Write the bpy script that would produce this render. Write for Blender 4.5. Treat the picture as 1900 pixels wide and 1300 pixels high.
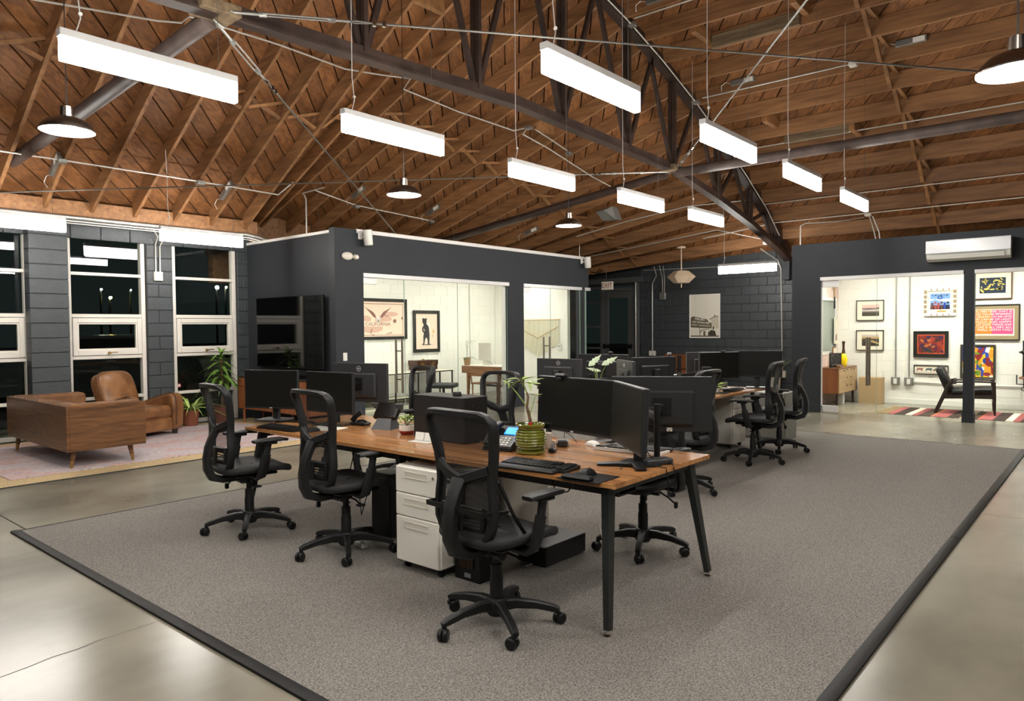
import bpy, bmesh, math, random
from mathutils import Matrix, Vector
random.seed(7)
PI = math.pi
SC = bpy.context.scene
COL = SC.collection
for _o in list(bpy.data.objects):
    bpy.data.objects.remove(_o)

# ---------------------------------------------------------------- camera, world, exposure
cam_d = bpy.data.cameras.new('camera'); cam = bpy.data.objects.new('camera', cam_d); COL.objects.link(cam)
cam_d.sensor_width = 36.0; cam_d.lens = 36.0 * 1334.25 / 1900.0; cam_d.clip_end = 200
_y, _p, _r = math.radians(40.4273), math.radians(1.74976), math.radians(-0.48664)
_f = Vector((math.cos(_y), math.sin(_y), 0)); _rt = Vector((math.sin(_y), -math.cos(_y), 0)); _up = Vector((0, 0, 1))
_f2 = math.cos(_p) * _f - math.sin(_p) * _up; _u2 = math.cos(_p) * _up + math.sin(_p) * _f
_r3 = math.cos(_r) * _rt + math.sin(_r) * _u2; _u3 = math.cos(_r) * _u2 - math.sin(_r) * _rt
cam.matrix_world = Matrix(((_r3.x, _u3.x, -_f2.x, 0), (_r3.y, _u3.y, -_f2.y, 0), (_r3.z, _u3.z, -_f2.z, 1.5), (0, 0, 0, 1)))
SC.camera = cam
SC.view_settings.view_transform = 'Standard'; SC.view_settings.look = 'None'
SC.view_settings.gamma = 1.0; SC.view_settings.use_curve_mapping = False
SC.view_settings.exposure = 1.95
W = bpy.data.worlds.new('night'); SC.world = W; W.use_nodes = True
W.node_tree.nodes['Background'].inputs[0].default_value = (0.0022, 0.0032, 0.003, 1)
W.node_tree.nodes['Background'].inputs[1].default_value = 1.0
LED = 15.0          # strength of the linear LED diffusers
DOME = 30.0         # strength of the bulbs in the dome pendants
OFFICE = 6.5       # strength of the office ceiling panels

# ---------------------------------------------------------------- materials
def mat(name, col, rough=0.5, metal=0.0, var=0.0, vs=(4, 4, 4), rot=(0, 0, 0), rnd=0.0, bump=0.0, bs=60, coat=0.0, emit=0.0,
        detail=4.0, col2=None, lo=0.35, hi=0.65, spec=0.5, bvec=None, rvar=0.0, dist=0.0):
    m = bpy.data.materials.new(name); m.use_nodes = True
    nt = m.node_tree; N = nt.nodes; L = nt.links; b = N['Principled BSDF']
    b.inputs['Roughness'].default_value = rough; b.inputs['Metallic'].default_value = metal
    b.inputs['Coat Weight'].default_value = coat; b.inputs['Coat Roughness'].default_value = 0.08
    b.inputs['Specular IOR Level'].default_value = spec
    c = (col[0], col[1], col[2], 1)
    b.inputs['Base Color'].default_value = c
    src = None
    tc = N.new('ShaderNodeTexCoord')
    if var or col2:
        mp = N.new('ShaderNodeMapping'); mp.inputs['Rotation'].default_value = rot
        mp.inputs['Scale'].default_value = vs
        if any(rot): mp.vector_type = 'TEXTURE'; mp.inputs['Scale'].default_value = tuple(1 / q for q in vs)
        L.new(tc.outputs['Object'], mp.inputs[0])
        nz = N.new('ShaderNodeTexNoise'); nz.inputs['Scale'].default_value = 1.0; nz.inputs['Detail'].default_value = detail
        nz.inputs['Distortion'].default_value = dist
        if rnd:
            oi = N.new('ShaderNodeObjectInfo'); va = N.new('ShaderNodeVectorMath'); va.operation = 'SCALE'
            va.inputs['Scale'].default_value = 37.0
            cb = N.new('ShaderNodeCombineXYZ')
            for k in range(3): L.new(oi.outputs['Random'], cb.inputs[k])
            L.new(cb.outputs[0], va.inputs[0])
            ad = N.new('ShaderNodeVectorMath'); ad.operation = 'ADD'
            L.new(mp.outputs[0], ad.inputs[0]); L.new(va.outputs[0], ad.inputs[1]); L.new(ad.outputs[0], nz.inputs['Vector'])
        else:
            L.new(mp.outputs[0], nz.inputs['Vector'])
        cr = N.new('ShaderNodeValToRGB')
        c2 = col2 if col2 else tuple(x * (1 + var) for x in col)
        c1 = col if col2 else tuple(x * (1 - var) for x in col)
        cr.color_ramp.elements[0].position = lo; cr.color_ramp.elements[1].position = hi
        cr.color_ramp.elements[0].color = (*c1, 1); cr.color_ramp.elements[1].color = (*c2, 1)
        L.new(nz.outputs['Fac'], cr.inputs[0]); src = cr.outputs[0]
        if rvar:
            mr = N.new('ShaderNodeMapRange'); mr.inputs['To Min'].default_value = rough - rvar; mr.inputs['To Max'].default_value = rough + rvar
            L.new(nz.outputs['Fac'], mr.inputs[0]); L.new(mr.outputs[0], b.inputs['Roughness'])
    if rnd:
        oi2 = N.new('ShaderNodeObjectInfo'); mr = N.new('ShaderNodeMapRange')
        mr.inputs['To Min'].default_value = 1 - rnd; mr.inputs['To Max'].default_value = 1 + rnd
        L.new(oi2.outputs['Random'], mr.inputs[0])
        hs = N.new('ShaderNodeHueSaturation'); L.new(mr.outputs[0], hs.inputs['Value'])
        if src: L.new(src, hs.inputs['Color'])
        else: hs.inputs['Color'].default_value = c
        src = hs.outputs[0]
    if src: L.new(src, b.inputs['Base Color'])
    if bump:
        n2 = N.new('ShaderNodeTexNoise'); n2.inputs['Scale'].default_value = bs; n2.inputs['Detail'].default_value = 3
        if bvec:
            mp2 = N.new('ShaderNodeMapping'); mp2.inputs['Scale'].default_value = bvec; L.new(tc.outputs['Object'], mp2.inputs[0]); L.new(mp2.outputs[0], n2.inputs['Vector'])
        else: L.new(tc.outputs['Object'], n2.inputs['Vector'])
        bp = N.new('ShaderNodeBump'); bp.inputs['Strength'].default_value = bump; bp.inputs['Distance'].default_value = 0.01
        L.new(n2.outputs['Fac'], bp.inputs['Height']); L.new(bp.outputs[0], b.inputs['Normal'])
    if emit:
        b.inputs['Emission Color'].default_value = c; b.inputs['Emission Strength'].default_value = emit
    return m

def glass_mat(name, tint=(0.97, 1, 0.98), rough=0.0, ior=1.5):
    m = bpy.data.materials.new(name); m.use_nodes = True; nt = m.node_tree; N = nt.nodes; L = nt.links
    N.remove(N['Principled BSDF'])
    t = N.new('ShaderNodeBsdfTransparent'); t.inputs[0].default_value = (*tint, 1)
    g = N.new('ShaderNodeBsdfGlossy'); g.inputs['Roughness'].default_value = rough
    f = N.new('ShaderNodeFresnel'); f.inputs[0].default_value = ior
    ge = N.new('ShaderNodeNewGeometry'); iv = N.new('ShaderNodeMath'); iv.operation = 'SUBTRACT'; iv.inputs[0].default_value = 1.0
    L.new(ge.outputs['Backfacing'], iv.inputs[1]); ml = N.new('ShaderNodeMath'); ml.operation = 'MULTIPLY'   # no total reflection on the way out of the pane
    L.new(f.outputs[0], ml.inputs[0]); L.new(iv.outputs[0], ml.inputs[1])
    mx = N.new('ShaderNodeMixShader'); L.new(ml.outputs[0], mx.inputs[0]); L.new(t.outputs[0], mx.inputs[1]); L.new(g.outputs[0], mx.inputs[2])
    L.new(mx.outputs[0], N['Material Output'].inputs[0])
    return m

def net_mat(name, col, open_=0.45):                       # woven chair mesh: thread lines with open gaps
    m = bpy.data.materials.new(name); m.use_nodes = True; nt = m.node_tree; N = nt.nodes; L = nt.links
    b = N['Principled BSDF']; b.inputs['Base Color'].default_value = (*col, 1); b.inputs['Roughness'].default_value = 0.6
    tc = N.new('ShaderNodeTexCoord'); mp = N.new('ShaderNodeMapping'); mp.inputs['Scale'].default_value = (1, 1, 1)
    L.new(tc.outputs['Object'], mp.inputs[0])
    w = N.new('ShaderNodeTexWave'); w.bands_direction = 'Z'; w.inputs['Scale'].default_value = 38; w.inputs['Distortion'].default_value = 0.6
    L.new(mp.outputs[0], w.inputs[0])
    mr = N.new('ShaderNodeMapRange'); mr.inputs['To Min'].default_value = open_ - 0.22; mr.inputs['To Max'].default_value = open_ + 0.22
    L.new(w.outputs['Fac'], mr.inputs[0])
    t = N.new('ShaderNodeBsdfTransparent'); mx = N.new('ShaderNodeMixShader')
    L.new(mr.outputs[0], mx.inputs[0]); L.new(b.outputs[0], mx.inputs[1]); L.new(t.outputs[0], mx.inputs[2])
    L.new(mx.outputs[0], N['Material Output'].inputs[0])
    return m

def cells_mat(name, cols, scale=20, rough=0.5, stretch=(1, 1, 1), rnd=1.0):    # flat print of many colour patches
    m = bpy.data.materials.new(name); m.use_nodes = True; nt = m.node_tree; N = nt.nodes; L = nt.links; b = N['Principled BSDF']
    b.inputs['Roughness'].default_value = rough
    tc = N.new('ShaderNodeTexCoord'); mp = N.new('ShaderNodeMapping'); mp.inputs['Scale'].default_value = stretch; L.new(tc.outputs['Object'], mp.inputs[0])
    v = N.new('ShaderNodeTexVoronoi'); v.inputs['Scale'].default_value = scale; v.inputs['Randomness'].default_value = rnd; L.new(mp.outputs[0], v.inputs['Vector'])
    sp = N.new('ShaderNodeSeparateColor'); L.new(v.outputs['Color'], sp.inputs[0])
    cr = N.new('ShaderNodeValToRGB'); cr.color_ramp.interpolation = 'CONSTANT'
    e = cr.color_ramp.elements
    while len(e) < len(cols): e.new(0.5)
    for i, c in enumerate(cols): e[i].position = i / len(cols); e[i].color = (*c, 1)
    L.new(sp.outputs[0], cr.inputs[0]); L.new(cr.outputs[0], b.inputs['Base Color'])
    return m

def lin(r, g, b):
    f = lambda v: (v / 255 / 12.92) if v / 255 <= 0.04045 else ((v / 255 + 0.055) / 1.055) ** 2.4
    return (f(r), f(g), f(b))

M = {}
M['concrete'] = mat('polished_concrete', (0.225, 0.205, 0.157), 0.25, var=0.3, vs=(0.6, 0.9, 1), detail=12, coat=0.0, rvar=0.07, bump=0.02, bs=9)
M['joint'] = mat('joint_dark', (0.03, 0.028, 0.025), 0.8)
M['carpet'] = mat('grey_carpet', (0.12, 0.109, 0.097), 0.95, col2=(0.31, 0.287, 0.26), vs=(120, 120, 120), detail=5, bump=0.35, bs=260, spec=0.1)
M['rubber'] = mat('black_rubber', (0.006, 0.006, 0.006), 0.55, spec=0.25, bump=0.1, bs=90)
M['dark_wall'] = mat('charcoal_paint', (0.030, 0.033, 0.038), 0.6, spec=0.22, var=0.04, vs=(2, 2, 2), bump=0.04, bs=150)
M['dark_block'] = mat('charcoal_block_paint', (0.040, 0.046, 0.050), 0.45, spec=0.42, var=0.08, vs=(6, 6, 6), rnd=0.06, bump=0.55, bs=55)
M['mortar'] = mat('painted_mortar', (0.022, 0.025, 0.028), 0.6, bump=0.3, bs=70)
M['white_wall'] = mat('white_paint', (0.80, 0.785, 0.72), 0.6)
M['white_block'] = mat('white_block_paint', (0.80, 0.785, 0.72), 0.5, rnd=0.012, bump=0.3, bs=40)
M['white_mortar'] = mat('white_mortar', (0.79, 0.775, 0.71), 0.7, bump=0.2, bs=60)
M['white_trim'] = mat('white_trim', (0.72, 0.69, 0.66), 0.45)
M['win_frame'] = mat('almond_window_frame', (0.62, 0.58, 0.52), 0.4, var=0.04, vs=(3, 3, 3))
M['glass'] = glass_mat('window_glass', (0.93, 0.97, 0.95), ior=1.55)
M['partition_glass'] = glass_mat('partition_glass', (0.975, 1, 0.985), ior=1.3)
M['glass_edge'] = mat('green_glass_edge', (0.25, 0.36, 0.29), 0.2)
M['board'] = mat('roof_board', (0.115, 0.043, 0.013), 0.6, col2=(0.27, 0.112, 0.036), vs=(1.3, 14, 14), rot=(0, 0, 0.7045), rnd=0.2, detail=8, bump=0.1, bs=30, lo=0.3, hi=0.72, dist=1.2)
M['rafter'] = mat('rafter_wood', (0.16, 0.072, 0.027), 0.6, col2=(0.32, 0.152, 0.060), vs=(14, 1.2, 14), rnd=0.13, detail=7, bump=0.08, bs=30, lo=0.3, hi=0.7, dist=0.8)
M['bridge'] = mat('bridging_wood', (0.25, 0.115, 0.04), 0.65, var=0.25, vs=(8, 8, 8), rnd=0.2)
M['deck'] = mat('roof_deck', (0.02, 0.012, 0.008), 0.9)
M['old_beam'] = mat('weathered_beam', (0.10, 0.065, 0.035), 0.8, col2=(0.20, 0.14, 0.075), vs=(14, 1.5, 20), detail=7, bump=0.2, bs=30)
M['pipe'] = mat('pipe_steel', (0.075, 0.054, 0.047), 0.5, spec=0.3, var=0.25, vs=(4, 4, 4))
M['door_grey'] = mat('door_grey_paint', (0.085, 0.085, 0.083), 0.45)
M['steel'] = mat('dark_steel', (0.036, 0.022, 0.017), 0.5, spec=0.3, var=0.3, vs=(5, 5, 5), rvar=0.1)
M['galv'] = mat('galvanised', (0.42, 0.42, 0.40), 0.35, metal=0.85, var=0.1, vs=(20, 20, 20))
M['conduit'] = mat('conduit_metal', (0.62, 0.60, 0.56), 0.4, metal=0.5)
M['box_metal'] = mat('box_metal', (0.30, 0.30, 0.28), 0.4, metal=0.7, var=0.1, vs=(20, 20, 20))
M['cable'] = mat('steel_cable', (0.14, 0.135, 0.12), 0.5, metal=0.7)
M['alu'] = mat('anodised_aluminium', (0.62, 0.61, 0.60), 0.35, metal=0.2)
M['led'] = mat('led_diffuser', (1.0, 0.965, 0.90), 0.5, emit=LED)
M['bulb'] = mat('lamp_bulb', (1.0, 0.97, 0.94), 0.5, emit=DOME)
M['panel'] = mat('office_panel', (1.0, 0.965, 0.88), 0.5, emit=OFFICE)
M['nickel'] = mat('brushed_nickel', (0.20, 0.165, 0.14), 0.25, metal=1.0)
M['shade_in'] = mat('shade_white', (0.85, 0.85, 0.88), 0.5)
M['black'] = mat('black_plastic', (0.006, 0.006, 0.006), 0.42, spec=0.35)
M['black_soft'] = mat('black_soft_plastic', (0.0075, 0.0075, 0.0078), 0.48, spec=0.4, bump=0.05, bs=200)
M['black_gloss'] = mat('black_gloss', (0.004, 0.004, 0.004), 0.08)
M['screen'] = mat('monitor_screen', (0.008, 0.008, 0.007), 0.32, spec=0.35)
M['tvscreen'] = mat('tv_screen', (0.002, 0.002, 0.002), 0.06, spec=0.6)
M['bezel'] = mat('monitor_shell', (0.016, 0.016, 0.0165), 0.4)
M['bezel_grey'] = mat('monitor_shell_grey', (0.032, 0.032, 0.034), 0.42)
M['net'] = net_mat('chair_net', (0.012, 0.012, 0.013), 0.42)
M['net_seat'] = mat('seat_net', (0.013, 0.013, 0.014), 0.55, bump=0.5, bs=260)
M['cushion'] = mat('black_cushion', (0.008, 0.008, 0.008), 0.55)
M['chrome'] = mat('chrome', (0.7, 0.7, 0.7), 0.12, metal=1.0)
M['steel_handle'] = mat('satin_steel', (0.33, 0.28, 0.23), 0.3, metal=1.0)
M['desk_wood'] = mat('tiger_wood_laminate', (0.25, 0.098, 0.030), 0.22, col2=(0.52, 0.245, 0.088), vs=(22, 0.6, 22), detail=6, lo=0.3, hi=0.7, coat=0.15, dist=0.6)
M['desk_wood_far'] = mat('tiger_wood_laminate_far', (0.25, 0.098, 0.030), 0.22, col2=(0.52, 0.245, 0.088), vs=(0.6, 22, 22), detail=6, lo=0.3, hi=0.7, coat=0.15)
M['box_brown'] = mat('box_brown', (0.055, 0.020, 0.011), 0.35, var=0.3, vs=(10, 10, 30))
M['walnut'] = mat('walnut_veneer', (0.045, 0.018, 0.007), 0.32, col2=(0.20, 0.090, 0.035), vs=(1.4, 1.4, 15), detail=6, lo=0.3, hi=0.72, dist=1.6)
M['teak'] = mat('teak_veneer', (0.20, 0.065, 0.022), 0.4, col2=(0.30, 0.105, 0.034), vs=(22, 22, 2), detail=6, lo=0.3, hi=0.7)
M['mahogany'] = mat('dark_walnut_frame', (0.022, 0.012, 0.008), 0.4, var=0.3, vs=(10, 10, 10))
M['blond'] = mat('blond_wood', (0.34, 0.22, 0.11), 0.5, col2=(0.46, 0.31, 0.17), vs=(4, 4, 30), detail=6)
M['brown_wood'] = mat('brown_wood', (0.15, 0.065, 0.026), 0.4, col2=(0.24, 0.11, 0.05), vs=(3, 3, 24), detail=6)
M['leather'] = mat('tan_leather', (0.135, 0.055, 0.019), 0.36, col2=(0.26, 0.118, 0.044), vs=(5, 5, 5), detail=7, bump=0.12, bs=90)
M['leather_seam'] = mat('leather_piping', (0.10, 0.042, 0.016), 0.45)
M['brass'] = mat('brass', (0.42, 0.28, 0.10), 0.3, metal=1.0)
M['white_metal'] = mat('white_enamel', (0.78, 0.74, 0.66), 0.35)
M['white_shadow'] = mat('white_recess_shade', (0.66, 0.62, 0.54), 0.4)  # shade of the drawer grip recesses, put into a darker white
M['white_plastic'] = mat('white_plastic', (0.72, 0.70, 0.65), 0.4)
M['paper'] = mat('paper', (0.78, 0.76, 0.70), 0.7)
M['dark_metal_leg'] = mat('charcoal_leg', (0.024, 0.027, 0.026), 0.4, metal=0.3)
M['grey_panel'] = mat('grey_panel', (0.22, 0.215, 0.19), 0.5)
M['leaf'] = mat('green_leaf', (0.075, 0.17, 0.02), 0.35, col2=(0.17, 0.30, 0.05), vs=(9, 9, 9), rnd=0.3)
M['leaf_light'] = mat('light_leaf', (0.28, 0.40, 0.09), 0.4, col2=(0.40, 0.52, 0.16), vs=(9, 9, 9), rnd=0.2)
M['leaf_pale'] = mat('pale_leaf', (0.36, 0.46, 0.27), 0.45, col2=(0.58, 0.66, 0.46), vs=(40, 40, 40))
M['leaf_dark'] = mat('dark_leaf', (0.02, 0.06, 0.012), 0.4, rnd=0.3)
M['stem'] = mat('brown_stem', (0.14, 0.08, 0.04), 0.7, var=0.3, vs=(30, 30, 30))
M['stem_green'] = mat('green_stem', (0.22, 0.30, 0.07), 0.6)
M['soil'] = mat('soil', (0.02, 0.014, 0.01), 0.9, bump=0.6, bs=90)
M['green_glaze'] = mat('olive_glaze', (0.085, 0.095, 0.008), 0.12, col2=(0.17, 0.18, 0.02), vs=(6, 6, 30), coat=0.5)
M['terracotta'] = mat('terracotta', (0.22, 0.065, 0.03), 0.7)
M['red_glaze'] = mat('red_glaze', (0.24, 0.012, 0.01), 0.15)
M['white_glaze'] = mat('white_glaze', (0.75, 0.70, 0.62), 0.2)
M['yellow_glaze'] = mat('yellow_glaze', (0.85, 0.60, 0.01), 0.12)
M['brown_glaze'] = mat('brown_glaze', (0.05, 0.022, 0.008), 0.15)
M['clay'] = mat('clay_pot', (0.36, 0.20, 0.10), 0.7)
M['jute'] = mat('jute_weave', (0.42, 0.30, 0.15), 0.9, col2=(0.62, 0.47, 0.27), vs=(70, 70, 70), detail=3, bump=0.5, bs=120)
M['macrame'] = mat('cotton_cord', (0.80, 0.74, 0.58), 0.85, bump=0.4, bs=120)
M['bead'] = mat('wood_bead', (0.52, 0.36, 0.16), 0.6)
M['frame_black'] = mat('black_frame', (0.014, 0.013, 0.011), 0.35)
M['frame_brown'] = mat('brown_frame', (0.12, 0.05, 0.025), 0.4)
M['mount'] = mat('cream_mount', (0.76, 0.71, 0.58), 0.8)
M['mount_tan'] = mat('tan_mount', (0.31, 0.235, 0.13), 0.8, var=0.06, vs=(3, 3, 3))
M['ink'] = mat('black_ink', (0.012, 0.012, 0.012), 0.7)
M['white_ink'] = mat('white_ink', (0.82, 0.78, 0.72), 0.7)
M['orange_sofa'] = mat('rust_velvet', (0.17, 0.05, 0.008), 0.75)
M['ac_white'] = mat('glossy_white_plastic', (0.74, 0.75, 0.77), 0.12)
M['ac_low'] = mat('warm_white_plastic', (0.66, 0.65, 0.60), 0.35)
M['paper_shade'] = mat('lantern_paper', (0.66, 0.52, 0.37), 0.6)
M['blue_screen'] = mat('phone_screen', (0.02, 0.16, 0.85), 0.3, emit=0.9)
M['exit_face'] = mat('exit_face', (0.74, 0.69, 0.58), 0.5)
M['exit_red'] = mat('exit_red', (0.20, 0.008, 0.012), 0.5)
M['cream_plastic'] = mat('cream_plastic', (0.66, 0.61, 0.52), 0.4)
M['cardboard'] = mat('cardboard', (0.42, 0.29, 0.15), 0.8)
M['alu_imac'] = mat('silver_shell', (0.66, 0.64, 0.58), 0.35, metal=0.25)
M['ground'] = mat('asphalt', (0.03, 0.03, 0.03), 0.8)
M['street'] = mat('street_lamp_head', (0.9, 0.95, 0.75), 0.5, emit=60)
M['street_y'] = mat('street_lamp_warm', (1.0, 0.8, 0.25), 0.5, emit=40)
M['car'] = mat('car_paint', (0.035, 0.04, 0.04), 0.25)
M['red'] = mat('red_band', (0.5, 0.01, 0.012), 0.5)
M['yellow'] = mat('yellow_tag', (0.75, 0.52, 0.03), 0.5)
M['pink_wall'] = mat('pink_wallpaper', (0.62, 0.42, 0.36), 0.7, col2=(0.80, 0.66, 0.58), vs=(40, 40, 3), detail=3, lo=0.4, hi=0.6)
M['grey_phone'] = mat('grey_phone', (0.20, 0.20, 0.21), 0.4)
M['gold'] = mat('gold_paint', (0.45, 0.32, 0.08), 0.5)
M['plate_glass'] = mat('mirror_grey', (0.30, 0.34, 0.30), 0.25, metal=0.2)

# ---------------------------------------------------------------- mesh builder
class MB:
    def __init__(s): s.v = []; s.f = []
    def add(s, vs, fs, T=None):
        n = len(s.v)
        s.v += [tuple(T @ Vector(p)) if T is not None else tuple(p) for p in vs]
        s.f += [tuple(i + n for i in f) for f in fs]; return s
    def box(s, c, d, b=0.0, T=None):
        x, y, z = c; a = [k / 2 for k in d]
        if b <= 0:
            vs = [(x + i * a[0], y + j * a[1], z + k * a[2]) for i in (-1, 1) for j in (-1, 1) for k in (-1, 1)]
            return s.add(vs, [(0, 1, 3, 2), (4, 6, 7, 5), (0, 4, 5, 1), (2, 3, 7, 6), (0, 2, 6, 4), (1, 5, 7, 3)], T)
        b = min(b, *[k * 0.98 for k in a]); vs = []; ix = {}
        for i in (-1, 1):
            for j in (-1, 1):
                for k in (-1, 1):
                    for ax in range(3):
                        p = [i * (a[0] - b), j * (a[1] - b), k * (a[2] - b)]
                        p[ax] = (i, j, k)[ax] * a[ax]
                        ix[(i, j, k, ax)] = len(vs); vs.append((x + p[0], y + p[1], z + p[2]))
        fs = []
        for ax in range(3):
            o = [q for q in range(3) if q != ax]
            for sg in (-1, 1):
                q = []
                for u, w in ((-1, -1), (1, -1), (1, 1), (-1, 1)):
                    t = [0, 0, 0]; t[ax] = sg; t[o[0]] = u; t[o[1]] = w; q.append(ix[(*t, ax)])
                fs.append(tuple(q))
            for u in (-1, 1):
                for w in (-1, 1):
                    t1 = [0, 0, 0]; t2 = [0, 0, 0]; t1[ax] = -1; t2[ax] = 1
                    for t in (t1, t2): t[o[0]] = u; t[o[1]] = w
                    fs.append((ix[(*t1, o[0])], ix[(*t2, o[0])], ix[(*t2, o[1])], ix[(*t1, o[1])]))
        for i in (-1, 1):
            for j in (-1, 1):
                for k in (-1, 1): fs.append(tuple(ix[(i, j, k, ax)] for ax in range(3)))
        return s.add(vs, fs, T)
    def bx(s, x0, x1, y0, y1, z0, z1, b=0.0, T=None):
        return s.box(((x0 + x1) / 2, (y0 + y1) / 2, (z0 + z1) / 2), (abs(x1 - x0), abs(y1 - y0), abs(z1 - z0)), b, T)
    def tube(s, pts, r, n=8, closed=False, T=None, sq=None, up=None):
        # r: radius or list; sq=(a,b): elliptic section a along up-ish, b sideways
        P = [Vector(p) for p in pts]; m = len(P); vs = []; fs = []
        prev = None
        for i in range(m):
            if closed: d = P[(i + 1) % m] - P[(i - 1) % m]
            else: d = P[min(i + 1, m - 1)] - P[max(i - 1, 0)]
            d = d.normalized() if d.length > 1e-9 else Vector((0, 0, 1))
            if up is not None: u = Vector(up)
            elif prev is not None: u = prev
            else: u = Vector((0, 0, 1)) if abs(d.z) < 0.9 else Vector((1, 0, 0))
            u = u - d * u.dot(d)
            if u.length < 1e-6: u = d.orthogonal()
            u.normalize(); w = d.cross(u); prev = u
            ri = r[i] if isinstance(r, (list, tuple)) else r
            a, bb = (sq[i] if isinstance(sq, list) else sq) if sq else (ri, ri)
            for k in range(n):
                t = 2 * PI * (k + 0.5) / n
                ca, sa = math.cos(t), math.sin(t)
                if sq:   # rounded rectangle
                    e = 0.45; ca = math.copysign(abs(ca) ** e, ca); sa = math.copysign(abs(sa) ** e, sa)
                vs.append(P[i] + u * (a * ca) + w * (bb * sa))
        for i in range(m if closed else m - 1):
            j = (i + 1) % m
            for k in range(n):
                k2 = (k + 1) % n; fs.append((i * n + k, i * n + k2, j * n + k2, j * n + k))
        if not closed:
            fs.append(tuple(range(n - 1, -1, -1))); fs.append(tuple((m - 1) * n + k for k in range(n)))
        return s.add(vs, fs, T)
    def cyl(s, p0, p1, r0, r1=None, n=12, T=None):
        return s.tube([p0, p1], [r0, r0 if r1 is None else r1], n, T=T)
    def lathe(s, prof, c=(0, 0, 0), n=24, T=None, cap=True):
        vs = []; fs = []; m = len(prof)
        for r, z in prof:
            for k in range(n):
                t = 2 * PI * k / n; vs.append((c[0] + r * math.cos(t), c[1] + r * math.sin(t), c[2] + z))
        for i in range(m - 1):
            for k in range(n):
                k2 = (k + 1) % n; fs.append((i * n + k, i * n + k2, (i + 1) * n + k2, (i + 1) * n + k))
        if cap and prof[0][0] > 1e-6: fs.append(tuple(range(n - 1, -1, -1)))
        if cap and prof[-1][0] > 1e-6: fs.append(tuple((m - 1) * n + k for k in range(n)))
        return s.add(vs, fs, T)
    def prism(s, poly, h0, h1, T=None):                 # polygon in local xz, thickness along y
        n = len(poly); vs = [(x, h0, z) for x, z in poly] + [(x, h1, z) for x, z in poly]
        fs = [tuple(range(n)), tuple(range(2 * n - 1, n - 1, -1))] + [(i, (i + 1) % n, n + (i + 1) % n, n + i) for i in range(n)]
        return s.add(vs, fs, T)
    def grid(s, fn, nu, nv, T=None):
        vs = [fn(i / nu, j / nv) for i in range(nu + 1) for j in range(nv + 1)]
        fs = [(i * (nv + 1) + j, (i + 1) * (nv + 1) + j, (i + 1) * (nv + 1) + j + 1, i * (nv + 1) + j + 1) for i in range(nu) for j in range(nv)]
        return s.add(vs, fs, T)
    def ball(s, c, r, n=10, T=None, sz=1.0):
        return s.lathe([(max(r * math.sin(PI * i / n), 1e-7), -r * sz * math.cos(PI * i / n)) for i in range(n + 1)], c, n + 4, T)
    def mesh(s, name, m, smooth=True, ang=0.6, fix=True):
        me = bpy.data.meshes.new(name); me.from_pydata([tuple(p) for p in s.v], [], s.f)
        if fix:
            bm = bmesh.new(); bm.from_mesh(me); bmesh.ops.recalc_face_normals(bm, faces=bm.faces); bm.to_mesh(me); bm.free()
        if m: me.materials.append(m)
        if smooth:
            me.shade_smooth(); me.set_sharp_from_angle(angle=ang)
        me.update(); return me

def link(name, data, parent=None, loc=None, rz=None):
    o = bpy.data.objects.new(name, data); COL.objects.link(o)
    if parent: o.parent = parent
    if loc is not None: o.location = loc
    if rz is not None: o.rotation_euler = (0, 0, rz)
    return o
def part(name, mb, m, parent, loc=None, rz=None, smooth=True, ang=0.6, fix=True, kind=None, label=None):
    o = link(name, mb.mesh(name, M[m] if isinstance(m, str) else m, smooth, ang, fix), parent, loc, rz)
    if kind: o['kind'] = kind
    if label: o['label'] = label
    return o
def tag(o, label, cat, group=None):
    o['label'] = label; o['category'] = cat
    if group: o['group'] = group
    return o
def thing(name, label, cat, loc=(0, 0, 0), rz=0.0, group=None):
    o = link(name, None, None, loc, rz); o.empty_display_size = 0.1
    return tag(o, label, cat, group)
def single(name, mb, m, label, cat, loc=(0, 0, 0), rz=0.0, group=None, **k):
    return tag(part(name, mb, m, None, loc, rz, **k), label, cat, group)
def struct(name, mb, m, **k):
    o = part(name, mb, m, None, **k); o['kind'] = 'structure'; return o
def struct_empty(name, loc=(0, 0, 0), rz=0.0):
    o = link(name, None, None, loc, rz); o['kind'] = 'structure'; return o
def dup(root, loc, rz, label, group=None):
    r = root.copy(); COL.objects.link(r); r.location = loc; r.rotation_euler = (0, 0, rz); r['label'] = label
    if group: r['group'] = group
    def rec(a, b):
        for ch in list(a.children):
            c = ch.copy(); COL.objects.link(c); c.parent = b; rec(ch, c)
    rec(root, r); return r
def textmesh(body, size, m, extrude=0.0008, align='CENTER', spacing=1.0, shear=0.0, line=1.0):
    cu = bpy.data.curves.new('lettering', 'FONT'); cu.body = body; cu.size = size; cu.extrude = extrude
    cu.align_x = align; cu.align_y = 'CENTER'; cu.space_character = spacing; cu.shear = shear; cu.resolution_u = 3; cu.space_line = line
    ob = bpy.data.objects.new('lettering', cu)
    me = bpy.data.meshes.new_from_object(ob); bpy.data.objects.remove(ob)
    me.transform(Matrix.Rotation(PI / 2, 4, 'X'))       # text now in local xz, facing -y
    me.materials.clear(); me.materials.append(M[m] if isinstance(m, str) else m)
    return me
def letters(name, body, size, m, parent, loc, **k):
    return link(name, textmesh(body, size, m, **k), parent, loc)
FX = -PI / 2                                            # wall things that face -x

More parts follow.
